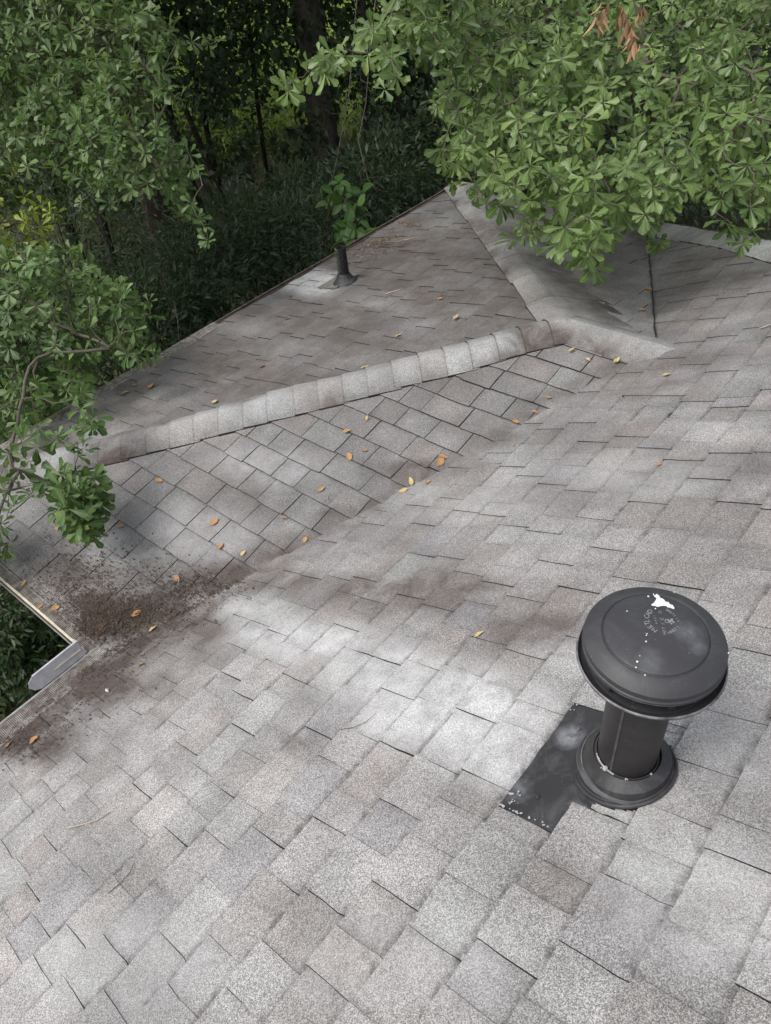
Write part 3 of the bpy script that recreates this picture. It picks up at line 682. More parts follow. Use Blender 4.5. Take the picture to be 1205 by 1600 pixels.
for X, Y, s_ in [(310, 228, .0018), (265, 1172, .0014), (270, 1040, .0009), (285, 1010, .0009), (460, 485, .0012), (855, 140, .001)]:
    mb = MB(); mb.lathe([(0, .0012), (s_, .0009), (s_ * 1.1, -.001)], capz(*zp(X, Y)), 8); mb.build('paint_speck', WHITEP, capo)
for px, py, s_ in [(996, 1034, .0018), (994, 1043, .0013), (1000, 1025, .0008), (1139, 1020, .0012), (980, 955, .0012), (1008, 1055, .0012)]:
    mb = MB(); mb.lathe([(0, .0014), (s_, .0009), (s_ * 1.1, -.0015)], capz(px, py), 8); mb.build('paint_speck', WHITEP, capo)


# ------------------------------------------------------------------ small vent on the wing
SX, SY = -1.285, 2.985
SZ = SW * (SX + L)
sv = empty('plumbing_vent', (SX, SY, SZ), 'short black open pipe with green lichen near the far wing eave', 'vent')
def lichen_mat():
    m, t, b, o = mat('lichened_pipe'); tc = N(t, 'ShaderNodeTexCoord').outputs['Object']
    sx = N(t, 'ShaderNodeSeparateXYZ'); t.links.new(tc, sx.inputs[0])
    side = mrange(t, mth(t, 'ADD', mth(t, 'MULTIPLY', sx.outputs[0], -.80), mth(t, 'MULTIPLY', sx.outputs[1], -.6)), .008, .04, 0, 1)
    f = mth(t, 'MULTIPLY', side, mrange(t, noise(t, 60, 5, .75, tc), .46, .56, 0, .8))
    c = mixc(t, f, (.012, .011, .014), (.20, .23, .14)); c = mixc(t, mrange(t, noise(t, 130, 2, .5, tc), .70, .73, 0, .7), c, (.4, .4, .36))
    t.links.new(c, b.inputs['Base Color']); b.inputs['Roughness'].default_value = .6
    return m
mb = MB(); mb.lathe([(.040, .02), (.0395, .262), (.036, .263), (.035, .255), (.035, .06), (0, .05)], n=40); vp = smooth_angle(mb.build('pipe', lichen_mat(), sv))
mb = MB()
rings = []
for r, z, t_ in [(.094, .004, 1), (.091, .010, 1), (.080, .020, .8), (.065, .035, .5), (.052, .055, .2), (.044, .072, 0), (.0405, .076, 0)]:
    rings.append([mb.vert((r * cos(2 * pi * j / 40), r * sin(2 * pi * j / 40), z + t_ * SW * r * cos(2 * pi * j / 40))) for j in range(40)])
for a, b in zip(rings, rings[1:]):
    for j in range(40): mb.face((a[j], a[(j + 1) % 40], b[(j + 1) % 40], b[j]))
smooth_angle(mb.build('rubber_boot', VPLATE, sv), 60)
mb = MB(); gW = np.array([1, 0, SW]) * cW; nW = np.array([-SW, 0, 1]) * cW
mb.box(-gW * .16 - np.array([0, .13, 0]) + nW * .0095, gW * .19, np.array([0, .26, 0]), nW * .003); mb.build('flashing', plain('mossy_flashing', (.22, .21, .19), .9, .4, 30), sv)

# ------------------------------------------------------------------ leaves
def leaf_template(kind, nl):
    if kind == 'oak':                   # obovate, widest near the tip, faintly lobed
        ts = np.linspace(0, 1, nl + 1); wf = np.interp(ts, [0, .12, .35, .55, .72, .84, .93, 1], [.015, .03, .075, .135, .20, .215, .165, .04])
    elif kind == 'ovate':
        ts = np.linspace(0, 1, nl + 1); wf = .30 * np.sin(pi * ts ** .8) ** .8 + .005
    elif kind == 'lance':
        ts = np.linspace(0, 1, nl + 1); wf = .13 * np.sin(pi * ts ** .9) + .008
    V = []; U = []
    for t_, w_ in zip(ts, wf):
        for u in (-1, 0, 1):
            V.append((u * w_, t_, abs(u) * w_ * .42)); U.append((abs(u), t_))
    F = []
    for i in range(nl):
        for j in (0, 1):
            a = i * 3 + j; F.append((a, a + 1, a + 4, a + 3))
    return np.array(V), np.array(F), np.array(U)
def norm(a): return a / (np.linalg.norm(a, axis=-1, keepdims=True) + 1e-9)
def leaves_mesh(name, kind, nl, pos, dirs, nrms, size, material, parent=None, curl=.25, rnd=None):
    V, F, U = leaf_template(kind, nl); n = len(pos)
    dirs = norm(dirs); nrms = norm(nrms - (nrms * dirs).sum(1, keepdims=True) * dirs); side = np.cross(dirs, nrms)
    cu = rng.uniform(-.15, curl * 2, n)[:, None]; fold = rng.uniform(.2, 1.5, n)[:, None]; wm = rng.uniform(.8, 1.25, n)[:, None]
    tw = rng.uniform(-.35, .35, n)[:, None]
    lx = V[None, :, 0] * wm; ly = V[None, :, 1] + 0 * cu; lz = V[None, :, 2] * fold - cu * V[None, :, 1] ** 2 + tw * V[None, :, 0] * V[None, :, 1]
    W = pos[:, None, :] + size[:, None, None] * (lx[..., None] * side[:, None] + ly[..., None] * dirs[:, None] + lz[..., None] * nrms[:, None])
    nv = len(V); FF = (F[None] + (np.arange(n) * nv)[:, None, None]).reshape(-1, 4)
    me = bpy.data.meshes.new(name); me.vertices.add(n * nv); me.vertices.foreach_set('co', W.astype(np.float32).ravel())
    nf = len(FF); me.loops.add(nf * 4); me.loops.foreach_set('vertex_index', FF.astype(np.int32).ravel())
    me.polygons.add(nf); me.polygons.foreach_set('loop_start', np.arange(0, nf * 4, 4, dtype=np.int32)); me.polygons.foreach_set('loop_total', np.full(nf, 4, np.int32))
    me.update(calc_edges=True)
    r = rng.uniform(0, 1, n) if rnd is None else rnd
    C = np.ones((n, nv, 4), np.float32); C[..., 0] = r[:, None]; C[..., 1] = U[None, :, 0]; C[..., 2] = U[None, :, 1]
    ca = me.color_attributes.new('Col', 'FLOAT_COLOR', 'POINT'); ca.data.foreach_set('color', C.ravel())
    me.polygons.foreach_set('use_smooth', [True] * nf); me.materials.append(material); me.validate()
    o = bpy.data.objects.new(name, me); COL.objects.link(o)
    if parent: adopt(o, parent)
    return o
def inpoly(px, py, poly):
    c = False; j = len(poly) - 1
    for i in range(len(poly)):
        xi, yi = poly[i]; xj, yj = poly[j]
        if (yi > py) != (yj > py) and px < (xj - xi) * (py - yi) / (yj - yi) + xi: c = not c
        j = i
    return c
def skeleton(root_pts, pts, rbase):
    """join every cluster to the nearest wood already grown; returns nodes, parent index, radius"""
    nodes = [np.array(p) for p in root_pts]; par = [-1] + list(range(len(root_pts) - 1)); R0 = len(nodes)
    d0 = np.array([min(np.linalg.norm(p - np.array(r)) for r in root_pts) for p in pts]); order = np.argsort(d0)
    A = np.zeros((R0 + len(pts), 3)); A[:R0] = nodes; n = R0; hop = [0] * R0
    for i in order:
        dd = np.linalg.norm(A[:n] - pts[i], axis=1) + .012 * np.array(hop); k = int(dd.argmin()); A[n] = pts[i]; par.append(k); hop.append(hop[k] + 1); n += 1
    cnt = np.ones(n)
    for i in range(n - 1, 0, -1): cnt[par[i]] += cnt[i]
    rad = .0010 + .0008 * np.sqrt(cnt); rad = np.minimum(rad, rbase)
    return A[:n], par, rad, R0
def wood(name, A, par, rad, R0, rbase, material, parent, sag=.04):
    mb = MB()
    if R0 > 1:                            # smooth the limb through its points
        Q, W_ = [], []; rr_ = [max(rad[i], rbase * (1 - .75 * i / R0)) for i in range(R0)]
        for i in range(R0 - 1):
            p0, p1, p2, p3 = A[max(i - 1, 0)], A[i], A[i + 1], A[min(i + 2, R0 - 1)]
            for f in (0, .25, .5, .75):
                Q.append(.5 * (2 * p1 + (p2 - p0) * f + (2 * p0 - 5 * p1 + 4 * p2 - p3) * f * f + (3 * p1 - p0 - 3 * p2 + p3) * f ** 3) + rng.normal(0, .004, 3)); W_.append(rr_[i] + (rr_[i + 1] - rr_[i]) * f)
        Q.append(A[R0 - 1]); W_.append(rr_[-1]); mb.tube(Q, W_, 9)
    for i in range(max(R0, 1), len(A)):
        a, b = A[par[i]], A[i]; ln = np.linalg.norm(b - a)
        if ln < 1e-4: continue
        j = rng.normal(0, .09, 3) * ln + np.array([0, 0, -sag * ln]); j2 = rng.normal(0, .05, 3) * ln
        ra = min(rad[par[i]] * .9, rad[i] * 1.7)
        mb.tube([a, a + (b - a) * .35 + j, a + (b - a) * .7 + j * .6 + j2, b], [ra, rad[i] * 1.15, rad[i] * 1.05, rad[i]], 5 if rad[i] > .003 else 4, cap=False)
    o = mb.build(name, material); smooth_angle(o, 60)
    if parent: adopt(o, parent)
    return o
BARK = plain('grey_bark', (.10, .085, .07), .9, .4, 18, c2=(.05, .042, .036), bmp=.6, bscale=40)
TWIG = plain('twig_bark', (.12, .10, .075), .85, .4, 30, c2=(.07, .06, .045))
DKBARK = plain('dark_bark', (.045, .035, .028), .95, .5, 12, c2=(.02, .016, .013), bmp=.8, bscale=25)
REDBARK = plain('reddish_bark', (.075, .042, .032), .95, .5, 10, c2=(.03, .020, .017), bmp=.9, bscale=22)
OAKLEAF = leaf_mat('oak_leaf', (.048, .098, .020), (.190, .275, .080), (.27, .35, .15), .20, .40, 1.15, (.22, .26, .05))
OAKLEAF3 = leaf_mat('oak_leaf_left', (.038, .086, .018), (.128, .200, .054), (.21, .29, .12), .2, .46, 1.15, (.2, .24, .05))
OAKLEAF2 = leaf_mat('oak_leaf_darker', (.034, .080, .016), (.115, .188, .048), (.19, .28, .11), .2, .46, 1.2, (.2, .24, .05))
YELLEAF = leaf_mat('yellow_green_leaf', (.20, .27, .03), (.36, .42, .06), (.3, .33, .1), .3, .45)
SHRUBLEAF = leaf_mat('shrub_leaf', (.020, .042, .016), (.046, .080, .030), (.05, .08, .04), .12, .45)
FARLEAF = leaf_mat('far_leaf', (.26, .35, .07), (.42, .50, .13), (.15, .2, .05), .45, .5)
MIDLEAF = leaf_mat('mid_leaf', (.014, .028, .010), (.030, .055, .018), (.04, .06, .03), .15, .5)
SAPLEAF = leaf_mat('sapling_leaf', (.05, .12, .025), (.09, .19, .04), (.16, .28, .08), .3, .4)
DEADLEAF = leaf_mat('dead_leaf', (.17, .085, .045), (.30, .17, .09), (.3, .2, .1), .15, .7)

def whorls(pts, axes, nmin, nmax, size, droop):
    P, Dr, Nn, S, Rn = [], [], [], [], []
    for p, ax in zip(pts, axes):
        ax = ax / np.linalg.norm(ax); t_ = np.cross(ax, rng.normal(size=3)); t_ /= np.linalg.norm(t_); b_ = np.cross(ax, t_)
        n = rng.integers(nmin, nmax + 1); ph = rng.uniform(0, 6.28); base = rng.uniform(0, 1); sc = rng.uniform(.72, 1.22)
        for k in range(n):
            a = ph + 2 * pi * k / n + rng.uniform(-.25, .25); op = math.radians(rng.uniform(35, 88))
            rd = cos(a) * t_ + sin(a) * b_; d = cos(op) * ax + sin(op) * rd + np.array([0, 0, -droop * rng.uniform(.4, 1.3)])
            d /= np.linalg.norm(d); nn = ax * .9 + np.array([0, 0, .55]) - rd * .15 + rng.normal(0, .18, 3)
            P.append(p + d * .006 - ax * rng.uniform(0, .02)); Dr.append(d); Nn.append(nn); S.append(size * sc * rng.uniform(.55, 1.15)); Rn.append(np.clip(base * .6 + rng.uniform(0, .4), 0, 1))
    return np.array(P), np.array(Dr), np.array(Nn), np.array(S), np.array(Rn)
def crown_points(regions, rmin):
    out = []
    for poly, n, dn, th, edge in regions:
        xs = [p[0] for p in poly]; ys = [p[1] for p in poly]; tries = 0; got = 0
        while got < n and tries < n * 30:
            tries += 1; x, y = rng.uniform(min(xs), max(xs)), rng.uniform(min(ys), max(ys))
            if not inpoly(x, y, poly): continue
            if edge in (1, 3, 5) and n2(x, y, .0155, edge + 40) * .6 + .4 * n2(x, y, .05, edge + 41) < (.36 if edge == 1 else .27) and rng.random() < .88: continue
            d = dn(x, y) + th * rng.uniform(0, 1) ** 1.3 + .25 * (n2(x, y, .012, edge) - .5); p = at(x, y, d)
            if out and np.min(np.linalg.norm(np.array(out) - p, axis=1)) < rmin: continue
            if p[2] < roof_z(p[0], p[1]) + .10: continue
            out.append(p); got += 1
    return out
def roof_z(x, y):
    z = -9
    if -L <= x <= HX and 0 <= y <= D: z = max(z, min(SW * y, SW * (x + L), SW * (D - y)) if x < P2[0] + .3 else -9)
    if 0 <= x and y <= D - x + .3 and y > -3.6: z = max(z, SM * x)
    return z
def trunk(name, A, B, r0, r1, material, parent, n=14, wob=.05, flare=1.5):
    A, B = np.array(A, float), np.array(B, float); pts = []; rad = []
    for i in range(n + 1):
        f = i / n; p = A + (B - A) * f + np.array([sin(f * 5 + A[0]), cos(f * 4 + A[1]), 0]) * wob * (1 if 0 < i else 0)
        pts.append(p); rad.append((r0 + (r1 - r0) * f) * (1 + (flare - 1) * max(0, 1 - f * 6)))
    mb = MB(); mb.tube(pts, rad, 18); 
    for i, v in enumerate(mb.v):
        k = 1 + .06 * (n2(v[2] * 3, atan2(v[1] - A[1], v[0] - A[0]) * 4, 1, 3) - .5)
        mb.v[i] = (A[0] + (v[0] - A[0]) * k, A[1] + (v[1] - A[1]) * k, v[2])
    o = mb.build(name, material, None, True); adopt(o, parent); return pts

# --- the oak overhanging from the right
tR = empty('oak_tree', (4.6, 9.3, GROUND), 'broad-leaved oak whose drooping boughs overhang the roof from upper right', 'tree')
pR = trunk('trunk', (4.6, 9.3, GROUND - .1), (4.3, 8.6, 4.2), .24, .13, BARK, tR)
mainR = [(690, -220), (1500, -220), (1500, 310), (1205, 330), (1165, 345), (1130, 312), (1085, 295), (1050, 318), (1025, 350), (1000, 330), (965, 345), (940, 395), (915, 405), (880, 370), (840, 365), (805, 355), (835, 320), (790, 300), (755, 290), (735, 262), (695, 262), (700, 215), (672, 175), (700, 130), (680, 80), (715, 20)]
topR = [(600, -220), (735, -220), (735, 40), (700, 95), (650, 80), (615, 130), (575, 85), (520, 105), (475, 120), (500, 85), (560, 45), (610, 20)]
ptsR = crown_points([(mainR, 2800, lambda x, y: 3.45 + max(0, (250 - y)) * .0030 + max(0, 800 - x) * .002, 2.4, 1), (topR, 200, lambda x, y: 3.5, .9, 2)], .042)
tipsR = [(455, 125, 3.6), (480, 112, 3.6), (510, 118, 3.6), (540, 85, 3.6), (450, 140, 3.6), (600, 138, 3.5), (620, 120, 3.5), (705, 285, 4.0), (712, 262, 4.0), (690, 235, 4.0), (745, 305, 4.05), (762, 318, 4.0), (783, 318, 3.95), (800, 372, 3.85), (825, 365, 3.8), (838, 345, 3.8), (870, 380, 3.8),
         (903, 400, 3.75), (928, 418, 3.7), (915, 395, 3.75), (1018, 372, 3.8), (1030, 380, 3.8), (1010, 345, 3.8), (1160, 380, 3.7), (1145, 355, 3.7), (1130, 340, 3.7), (1175, 360, 3.7), (1200, 330, 3.7), (860, 345, 3.8), (880, 360, 3.75), (950, 370, 3.8), (700, 205, 4.0), (740, 285, 4.1)]
ptsR += [at(*q) for q in tipsR]
ptsR = np.array(ptsR)
limbR = [pR[-1], at(1480, -300, 5.5), at(1330, -200, 5.2), at(1150, -120, 5.1), at(1010, -40, 5.0), at(1005, 80, 4.9), at(1010, 170, 4.7)]
A, par, rad, R0 = skeleton(limbR + [at(900, 20, 5.2), at(800, 60, 5.1), at(700, 40, 4.8), at(620, -10, 4.4)], ptsR, .03)
wood('branches', A, par, rad, R0, .036, TWIG, tR)
def axes_for(A, par, R0, bias, k=.8):
    out = []
    for i in range(R0, len(A)):
        t_ = A[i] - A[par[i]]; t_ = t_ / (np.linalg.norm(t_) + 1e-9)
        out.append(t_ * .45 + np.array(bias) * k + rng.normal(0, .38, 3))
    return np.array(out)
toC = -FW
ax = axes_for(A, par, R0, toC * .55 + np.array([0, 0, .35]))
P_, D_, N_, S_, Rn_ = whorls(A[R0:], ax, 7, 10, .082, .55)
leaves_mesh('foliage', 'oak', 6, P_, D_, N_, S_, OAKLEAF, tR, .22, Rn_)
# hanging dead brown spray
cen = [(945, 12, 3.5), (940, 30, 3.5), (972, 10, 3.5), (978, 30, 3.5), (985, 50, 3.5), (990, 66, 3.5), (970, 20, 3.5), (982, 40, 3.52), (1000, 15, 3.5)]
Pd, Dd, Nd, Sd = [], [], [], []
for c in cen:
    for k in range(6):
        Pd.append(at(*c) + rng.normal(0, .012, 3)); Dd.append(np.array([0, 0, -1.]) + rng.normal(0, .25, 3)); Nd.append(rng.normal(size=3)); Sd.append(rng.uniform(.05, .085))
leaves_mesh('dead_leaves', 'lance', 4, np.array(Pd), np.array(Dd), np.array(Nd), np.array(Sd), DEADLEAF, tR, .4)

# --- the oak reaching in at upper left
tL = empty('oak_tree', (-6.3, 2.4, GROUND), 'oak with blue-green paddle leaves filling the upper left corner', 'tree')
pLt = trunk('trunk', (-6.3, 2.4, GROUND - .1), (-6.0, 2.3, 3.2), .20, .10, BARK, tL)
polL = [(-260, -260), (240, -260), (225, 0), (250, 30), (285, 55), (262, 85), (262, 140), (235, 165), (265, 215), (285, 250), (292, 300), (300, 345), (280, 335), (262, 300), (225, 290), (190, 300), (165, 310), (120, 280), (60, 260), (-260, 270)]
ptsL = crown_points([(polL, 2500, lambda x, y: 4.4 + max(0, 150 - x) * .002, 1.5, 3)], .040)
tipsL = [(300, 65, 4.6), (325, 66, 4.6), (340, 62, 4.6), (275, 70, 4.6), (270, 150, 4.6), (283, 152, 4.6), (255, 110, 4.6), (300, 262, 4.5), (312, 272, 4.5), (295, 240, 4.5), (318, 352, 4.4), (324, 375, 4.4), (310, 340, 4.4), (300, 318, 4.4), (140, 335, 4.6), (125, 315, 4.6), (172, 318, 4.6), (110, 50, 4.2), (130, 25, 4.2), (145, 40, 4.2)]
ptsL = np.array(ptsL + [at(*q) for q in tipsL])
A, par, rad, R0 = skeleton([pLt[-1], at(-350, -150, 6.3), at(-150, -20, 5.9), at(20, 60, 5.7), at(120, 120, 5.5), at(200, 200, 5.2), at(255, 270, 4.9)], ptsL, .045)
wood('branches', A, par, rad, R0, .045, TWIG, tL)
P_, D_, N_, S_, Rn_ = whorls(A[R0:], axes_for(A, par, R0, toC * .5 + np.array([0, 0, .5])), 6, 9, .078, .3)
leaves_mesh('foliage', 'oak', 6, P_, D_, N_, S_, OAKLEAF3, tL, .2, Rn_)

# --- lower left oak, its sprays hang over the wing corner
tB = empty('oak_tree', (-5.0, -.6, GROUND), 'darker oak at left edge with sprays hanging over the wing corner', 'tree')
pB = trunk('trunk', (-5.0, -.6, GROUND - .1), (-4.7, -.5, 1.2), .13, .07, BARK, tB)
polB = [(-260, 290), (40, 390), (110, 385), (150, 420), (190, 440), (222, 480), (225, 530), (195, 560), (150, 575), (135, 610), (95, 640), (60, 665), (30, 700), (-260, 720)]
ptsB = crown_points([(polB, 1500, lambda x, y: 4.15 + max(0, 100 - x) * .002, 1.3, 5), ([(75, 750), (150, 745), (158, 790), (148, 838), (118, 828), (90, 790)], 60, lambda x, y: 3.35, .22, 6), ([(-200, 780), (15, 800), (20, 850), (-10, 880), (-200, 900)], 50, lambda x, y: 3.4, .3, 7)], .034)
tipsB = [(240, 552, 4.20), (225, 545, 4.20), (236, 490, 4.30), (232, 470, 4.30), (215, 555, 4.20), (130, 612, 3.75), (118, 622, 3.75), (125, 640, 3.75), (135, 660, 3.75), (148, 652, 3.75), (145, 668, 3.75), (90, 680, 3.50), (130, 700, 3.50), (122, 708, 3.50), (60, 700, 3.50), (45, 720, 3.50), (30, 735, 3.50), (20, 750, 3.50), (10, 770, 3.50), (50, 770, 3.50), (35, 690, 3.50), (15, 710, 3.50), (65, 765, 3.50), (90, 738, 3.50), (118, 735, 3.50), (0, 640, 3.75), (60, 620, 3.75), (0, 745, 3.50), (-20, 700, 3.50), (20, 790, 3.4), (70, 750, 3.4), (100, 745, 3.4), (120, 690, 3.5), (0, 820, 3.4), (10, 860, 3.4), (95, 690, 3.55), (110, 670, 3.6)]
ptsB = np.array(ptsB + [at(*q) for q in tipsB])
A, par, rad, R0 = skeleton([pB[-1], at(-200, 520, 5.2), at(-60, 480, 4.9), at(60, 500, 4.6), at(120, 520, 4.4), at(170, 545, 4.3), at(60, 560, 4.2), at(30, 640, 3.9), at(15, 720, 3.6)], ptsB, .022)
wood('branches', A, par, np.minimum(rad, .009), R0, .011, TWIG, tB)
P_, D_, N_, S_, Rn_ = whorls(A[R0:], axes_for(A, par, R0, toC * .5 + np.array([0, 0, .4])), 6, 8, .076, .35)
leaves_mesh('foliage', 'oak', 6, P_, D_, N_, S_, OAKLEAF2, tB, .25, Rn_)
# --- yellow-green young tree between them
tY = empty('young_tree', tuple(at(-30, 560, 7.4)), 'yellow-green young tree between the two left oaks', 'tree')
tY.location.z = GROUND
polY = [(-160, 285), (30, 300), (95, 325), (100, 345), (70, 385), (40, 400), (-160, 420)]
ptsY = np.array(crown_points([(polY, 130, lambda x, y: 4.9, .9, 8)], .05))
A, par, rad, R0 = skeleton([tuple(tY.location), at(-40, 480, 6.4), at(-20, 380, 5.6), at(20, 350, 5.3)], ptsY, .02)
wood('trunk', A, par, rad, R0, .03, TWIG, tY)
P_, D_, N_, S_, Rn_ = whorls(A[R0:], axes_for(A, par, R0, toC * .4 + np.array([0, 0, .5])), 5, 7, .072, .15)
leaves_mesh('foliage', 'oak', 5, P_, D_, N_, S_, YELLEAF, tY, .2, Rn_)

# ------------------------------------------------------------------ ground
mb = MB(); n = 60; S = 120.; idx = {}
for i in range(n + 1):
    for j in range(n + 1):
        x = -S + 2 * S * i / n; y = -S + 2 * S * j / n; r = sqrt(x * x + y * y)
        idx[i, j] = mb.vert((x, y, GROUND + (.25 * (n2(x, y, .15, 1) - .5) if r > 9 else 0)))
for i in range(n):
    for j in range(n): mb.face((idx[i, j], idx[i + 1, j], idx[i + 1, j + 1], idx[i, j + 1]))
def ground_mat():
    m, t, b, o = mat('forest_floor'); tc = N(t, 'ShaderNodeTexCoord').outputs['Object']
    c = mixc(t, mrange(t, noise(t, 3, 6, .7, tc), .4, .6, 0, 1), (.05, .035, .022), (.06, .08, .025))
    vl = N(t, 'ShaderNodeVectorMath', operation='LENGTH'); t.links.new(tc, vl.inputs[0])
    far = mrange(t, mth(t, 'ADD', vl.outputs['Value'], mth(t, 'MULTIPLY', noise(t, .4, 3, .6, tc), 8)), 20, 26, 0, 1)
    c = mixc(t, far, c, mixc(t, noise(t, 2, 5, .7, tc), (.12, .19, .03), (.22, .30, .06)))
    t.links.new(c, b.inputs['Base Color']); b.inputs['Roughness'].default_value = .95; bump(t, b, noise(t, 8, 6, .7, tc), .8, .05)
    return m
tag(mb.build('ground', ground_mat()), None, None, None, 'structure')

# ------------------------------------------------------------------ shrubs and wood behind the house
def blob_leaves(c, r, n, size, kind, nl, material, parent, name='foliage', shell=.55, up=.5):
    """leaf sprays through an uneven ellipsoid made of sub-clumps"""
    c, r = np.array(c, float), np.array(r, float); nc = max(5, int(n / 45)); P, Dd, Nn, S_ = [], [], [], []
    for k in range(nc):
        v = rng.normal(size=3); v /= np.linalg.norm(v); v[2] = abs(v[2]) if rng.random() < .75 else v[2]
        rr = rng.uniform(shell, 1.08); cc = c + v * r * rr; m_ = n // nc; cr = rng.uniform(.14, .30) * min(r)
        out = v / np.linalg.norm(v)
        twigs = 5
        for q in range(m_):
            off = rng.normal(size=3) * cr * .75; P.append(cc + off)
            d = out * .6 + off / (np.linalg.norm(off) + 1e-6) * .8 + rng.normal(0, .35, 3) + np.array([0, 0, -.1])
            Dd.append(d); Nn.append(out * .4 + np.array([0, 0, up]) + rng.normal(0, .45, 3)); S_.append(size * rng.uniform(.65, 1.2))
    return leaves_mesh(name, kind, nl, np.array(P), np.array(Dd), np.array(Nn), np.array(S_), material, parent)
def stems(c, base, r, n, material, parent, name='stems', rs=.012):
    mb = MB(); c = np.array(c); base = np.array(base)
    for k in range(n):
        v = rng.normal(size=3); v /= np.linalg.norm(v); v[2] = abs(v[2]); e = c + v * np.array(r) * .8
        m_ = (base + e) / 2 + rng.normal(0, .1, 3) * np.linalg.norm(e - base)
        mb.tube([base + rng.normal(0, .04, 3) * (1, 1, 0), m_, e], [rs, rs * .7, rs * .3], 5, cap=False)
    o = mb.build(name, material, None, True); adopt(o, parent)
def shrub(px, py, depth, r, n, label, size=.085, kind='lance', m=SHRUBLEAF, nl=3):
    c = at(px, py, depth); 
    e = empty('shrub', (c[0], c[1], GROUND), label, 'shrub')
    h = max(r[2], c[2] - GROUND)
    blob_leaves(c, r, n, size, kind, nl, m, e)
    # skirt of foliage down to the ground
    if c[2] - r[2] > GROUND + .3: blob_leaves((c[0], c[1], (c[2] + GROUND) / 2), (r[0] * .8, r[1] * .8, (c[2] - GROUND) / 2), n // 2, size, kind, nl, m, e, 'lower_foliage')
    stems(c, (c[0], c[1], GROUND - .05), r, 9, DKBARK, e)
SHR = [
    (372, 415, 7.6, (.75, .75, .62), 2600, 'rounded dark shrub in front of the lit gap, tallest of the middle shrubs'),
    (300, 475, 7.0, (.70, .70, .50), 2200, 'dark narrow-leaved shrub below the rounded one, just beyond the wing eave'),
    (250, 530, 6.7, (.60, .60, .5), 1600, 'dark shrub beside the wing gutter, partly behind the left oak sprays'),
    (460, 400, 7.6, (.60, .60, .5), 1800, 'dark shrub just left of the short pipe'),
    (470, 345, 8.8, (.60, .60, .6), 1400, 'dark shrub at the foot of the thick grey trunk'),
    (585, 320, 8.2, (.70, .70, .6), 1400, 'dark shrub beyond the eave between short pipe and roof peak'),
    (660, 265, 8.8, (.8, .8, .7), 1400, 'dark shrub behind the far roof corner'),
    (150, 400, 8.2, (.9, .9, .8), 1500, 'dark shrub glimpsed between the left oaks'),
    (60, 480, 7.4, (.9, .9, .7), 1300, 'dark shrub hidden behind the lower left oak'),
    (195, 600, 6.6, (.6, .6, .5), 900, 'dark shrub low against the wing gutter near its left end'),
    (40, 960, 5.9, (.55, .55, .45), 2300, 'dark green bush right under the near wing gutter'),
    (95, 1010, 6.4, (.50, .50, .35), 1300, 'dark bush in the inner corner below the grey splash guard'),
    (-20, 1060, 6.1, (.55, .55, .40), 1700, 'leafy bush at the left edge below the main gutter'),
    (-80, 960, 6.2, (.7, .7, .6), 1200, 'bush beyond the left edge below the wing'),
    (40, 1110, 6.7, (.45, .45, .22), 1000, 'low leafy plant in the shade under the main gutter'),
    (1160, 250, 7.5, (1.1, 1.1, .9), 1500, 'dark shrub behind the right oak beyond the main hip'),
    (930, 200, 8.0, (1.2, 1.2, 1.0), 1500, 'dark shrub behind the middle of the right oak'),
    (800, 200, 8.4, (1.0, 1.0, .9), 1300, 'dark shrub behind the left part of the right oak'),
]
for s_ in SHR: shrub(*s_)
def bgtree(px, pyb, dist_px_ground, r0, label, m, crown, leaf_n, lean=(0, 0), name='tree', h=7.0, vines=0, size=.12):
    b = on(px, pyb, 'G') if dist_px_ground is None else None
    if b is None:
        p = at(px, pyb, dist_px_ground); b = np.array([p[0], p[1], GROUND])
    e = empty(name, (b[0], b[1], GROUND), label, 'tree')
    top = (b[0] + lean[0], b[1] + lean[1], GROUND + h)
    pts = trunk('trunk', (b[0], b[1], GROUND - .1), top, r0, r0 * .6, m, e, wob=.06 + r0 * .2)
    P0 = []
    for cz, rr, nn, dx, dy in crown:
        blob_leaves((b[0] + lean[0] * cz / h + dx, b[1] + lean[1] * cz / h + dy, GROUND + cz), rr, nn, size, 'ovate', 2, MIDLEAF, e)
    if vines:
        k = vines; z = rng.uniform(1.2, h * .8, k); a = rng.uniform(0, 2 * pi, k); f = z / h
        x = b[0] + lean[0] * f + (r0 * 1.15) * np.cos(a); y = b[1] + lean[1] * f + (r0 * 1.15) * np.sin(a)
        P = np.stack([x, y, GROUND + z], 1) + rng.normal(0, .07, (k, 3)); o_ = np.stack([np.cos(a), np.sin(a), 0 * a], 1)
        leaves_mesh('vine_leaves', 'ovate', 3, P, o_ * .4 + np.array([0, 0, -1.]) + rng.normal(0, .3, (k, 3)), o_ + rng.normal(0, .3, (k, 3)), rng.uniform(.09, .17, k), MIDLEAF, e)
    return e
_b = at(489, 345, 10.6); _t = at(489, 0, 10.4); _l = (_t - _b) * 7.0 / (_t[2] - GROUND)
bgtree(489, 345, 10.6, .24, 'thick grey-barked trunk with climbing vine leaves, above the short pipe', BARK, [(5.6, (2.0, 2.0, 1.0), 3500, .3, .3), (7.2, (2.8, 2.8, 1.4), 4000, 0, 0)], 0, (_l[0], _l[1]), vines=420)
bgtree(262, 420, 9.2, .20, 'dark reddish trunk behind the dangling tip of the upper left oak', REDBARK, [(5.2, (2.2, 2.2, 1.0), 4000, -.3, .2), (6.8, (3.2, 3.2, 1.2), 5000, 0, 0)], 0)
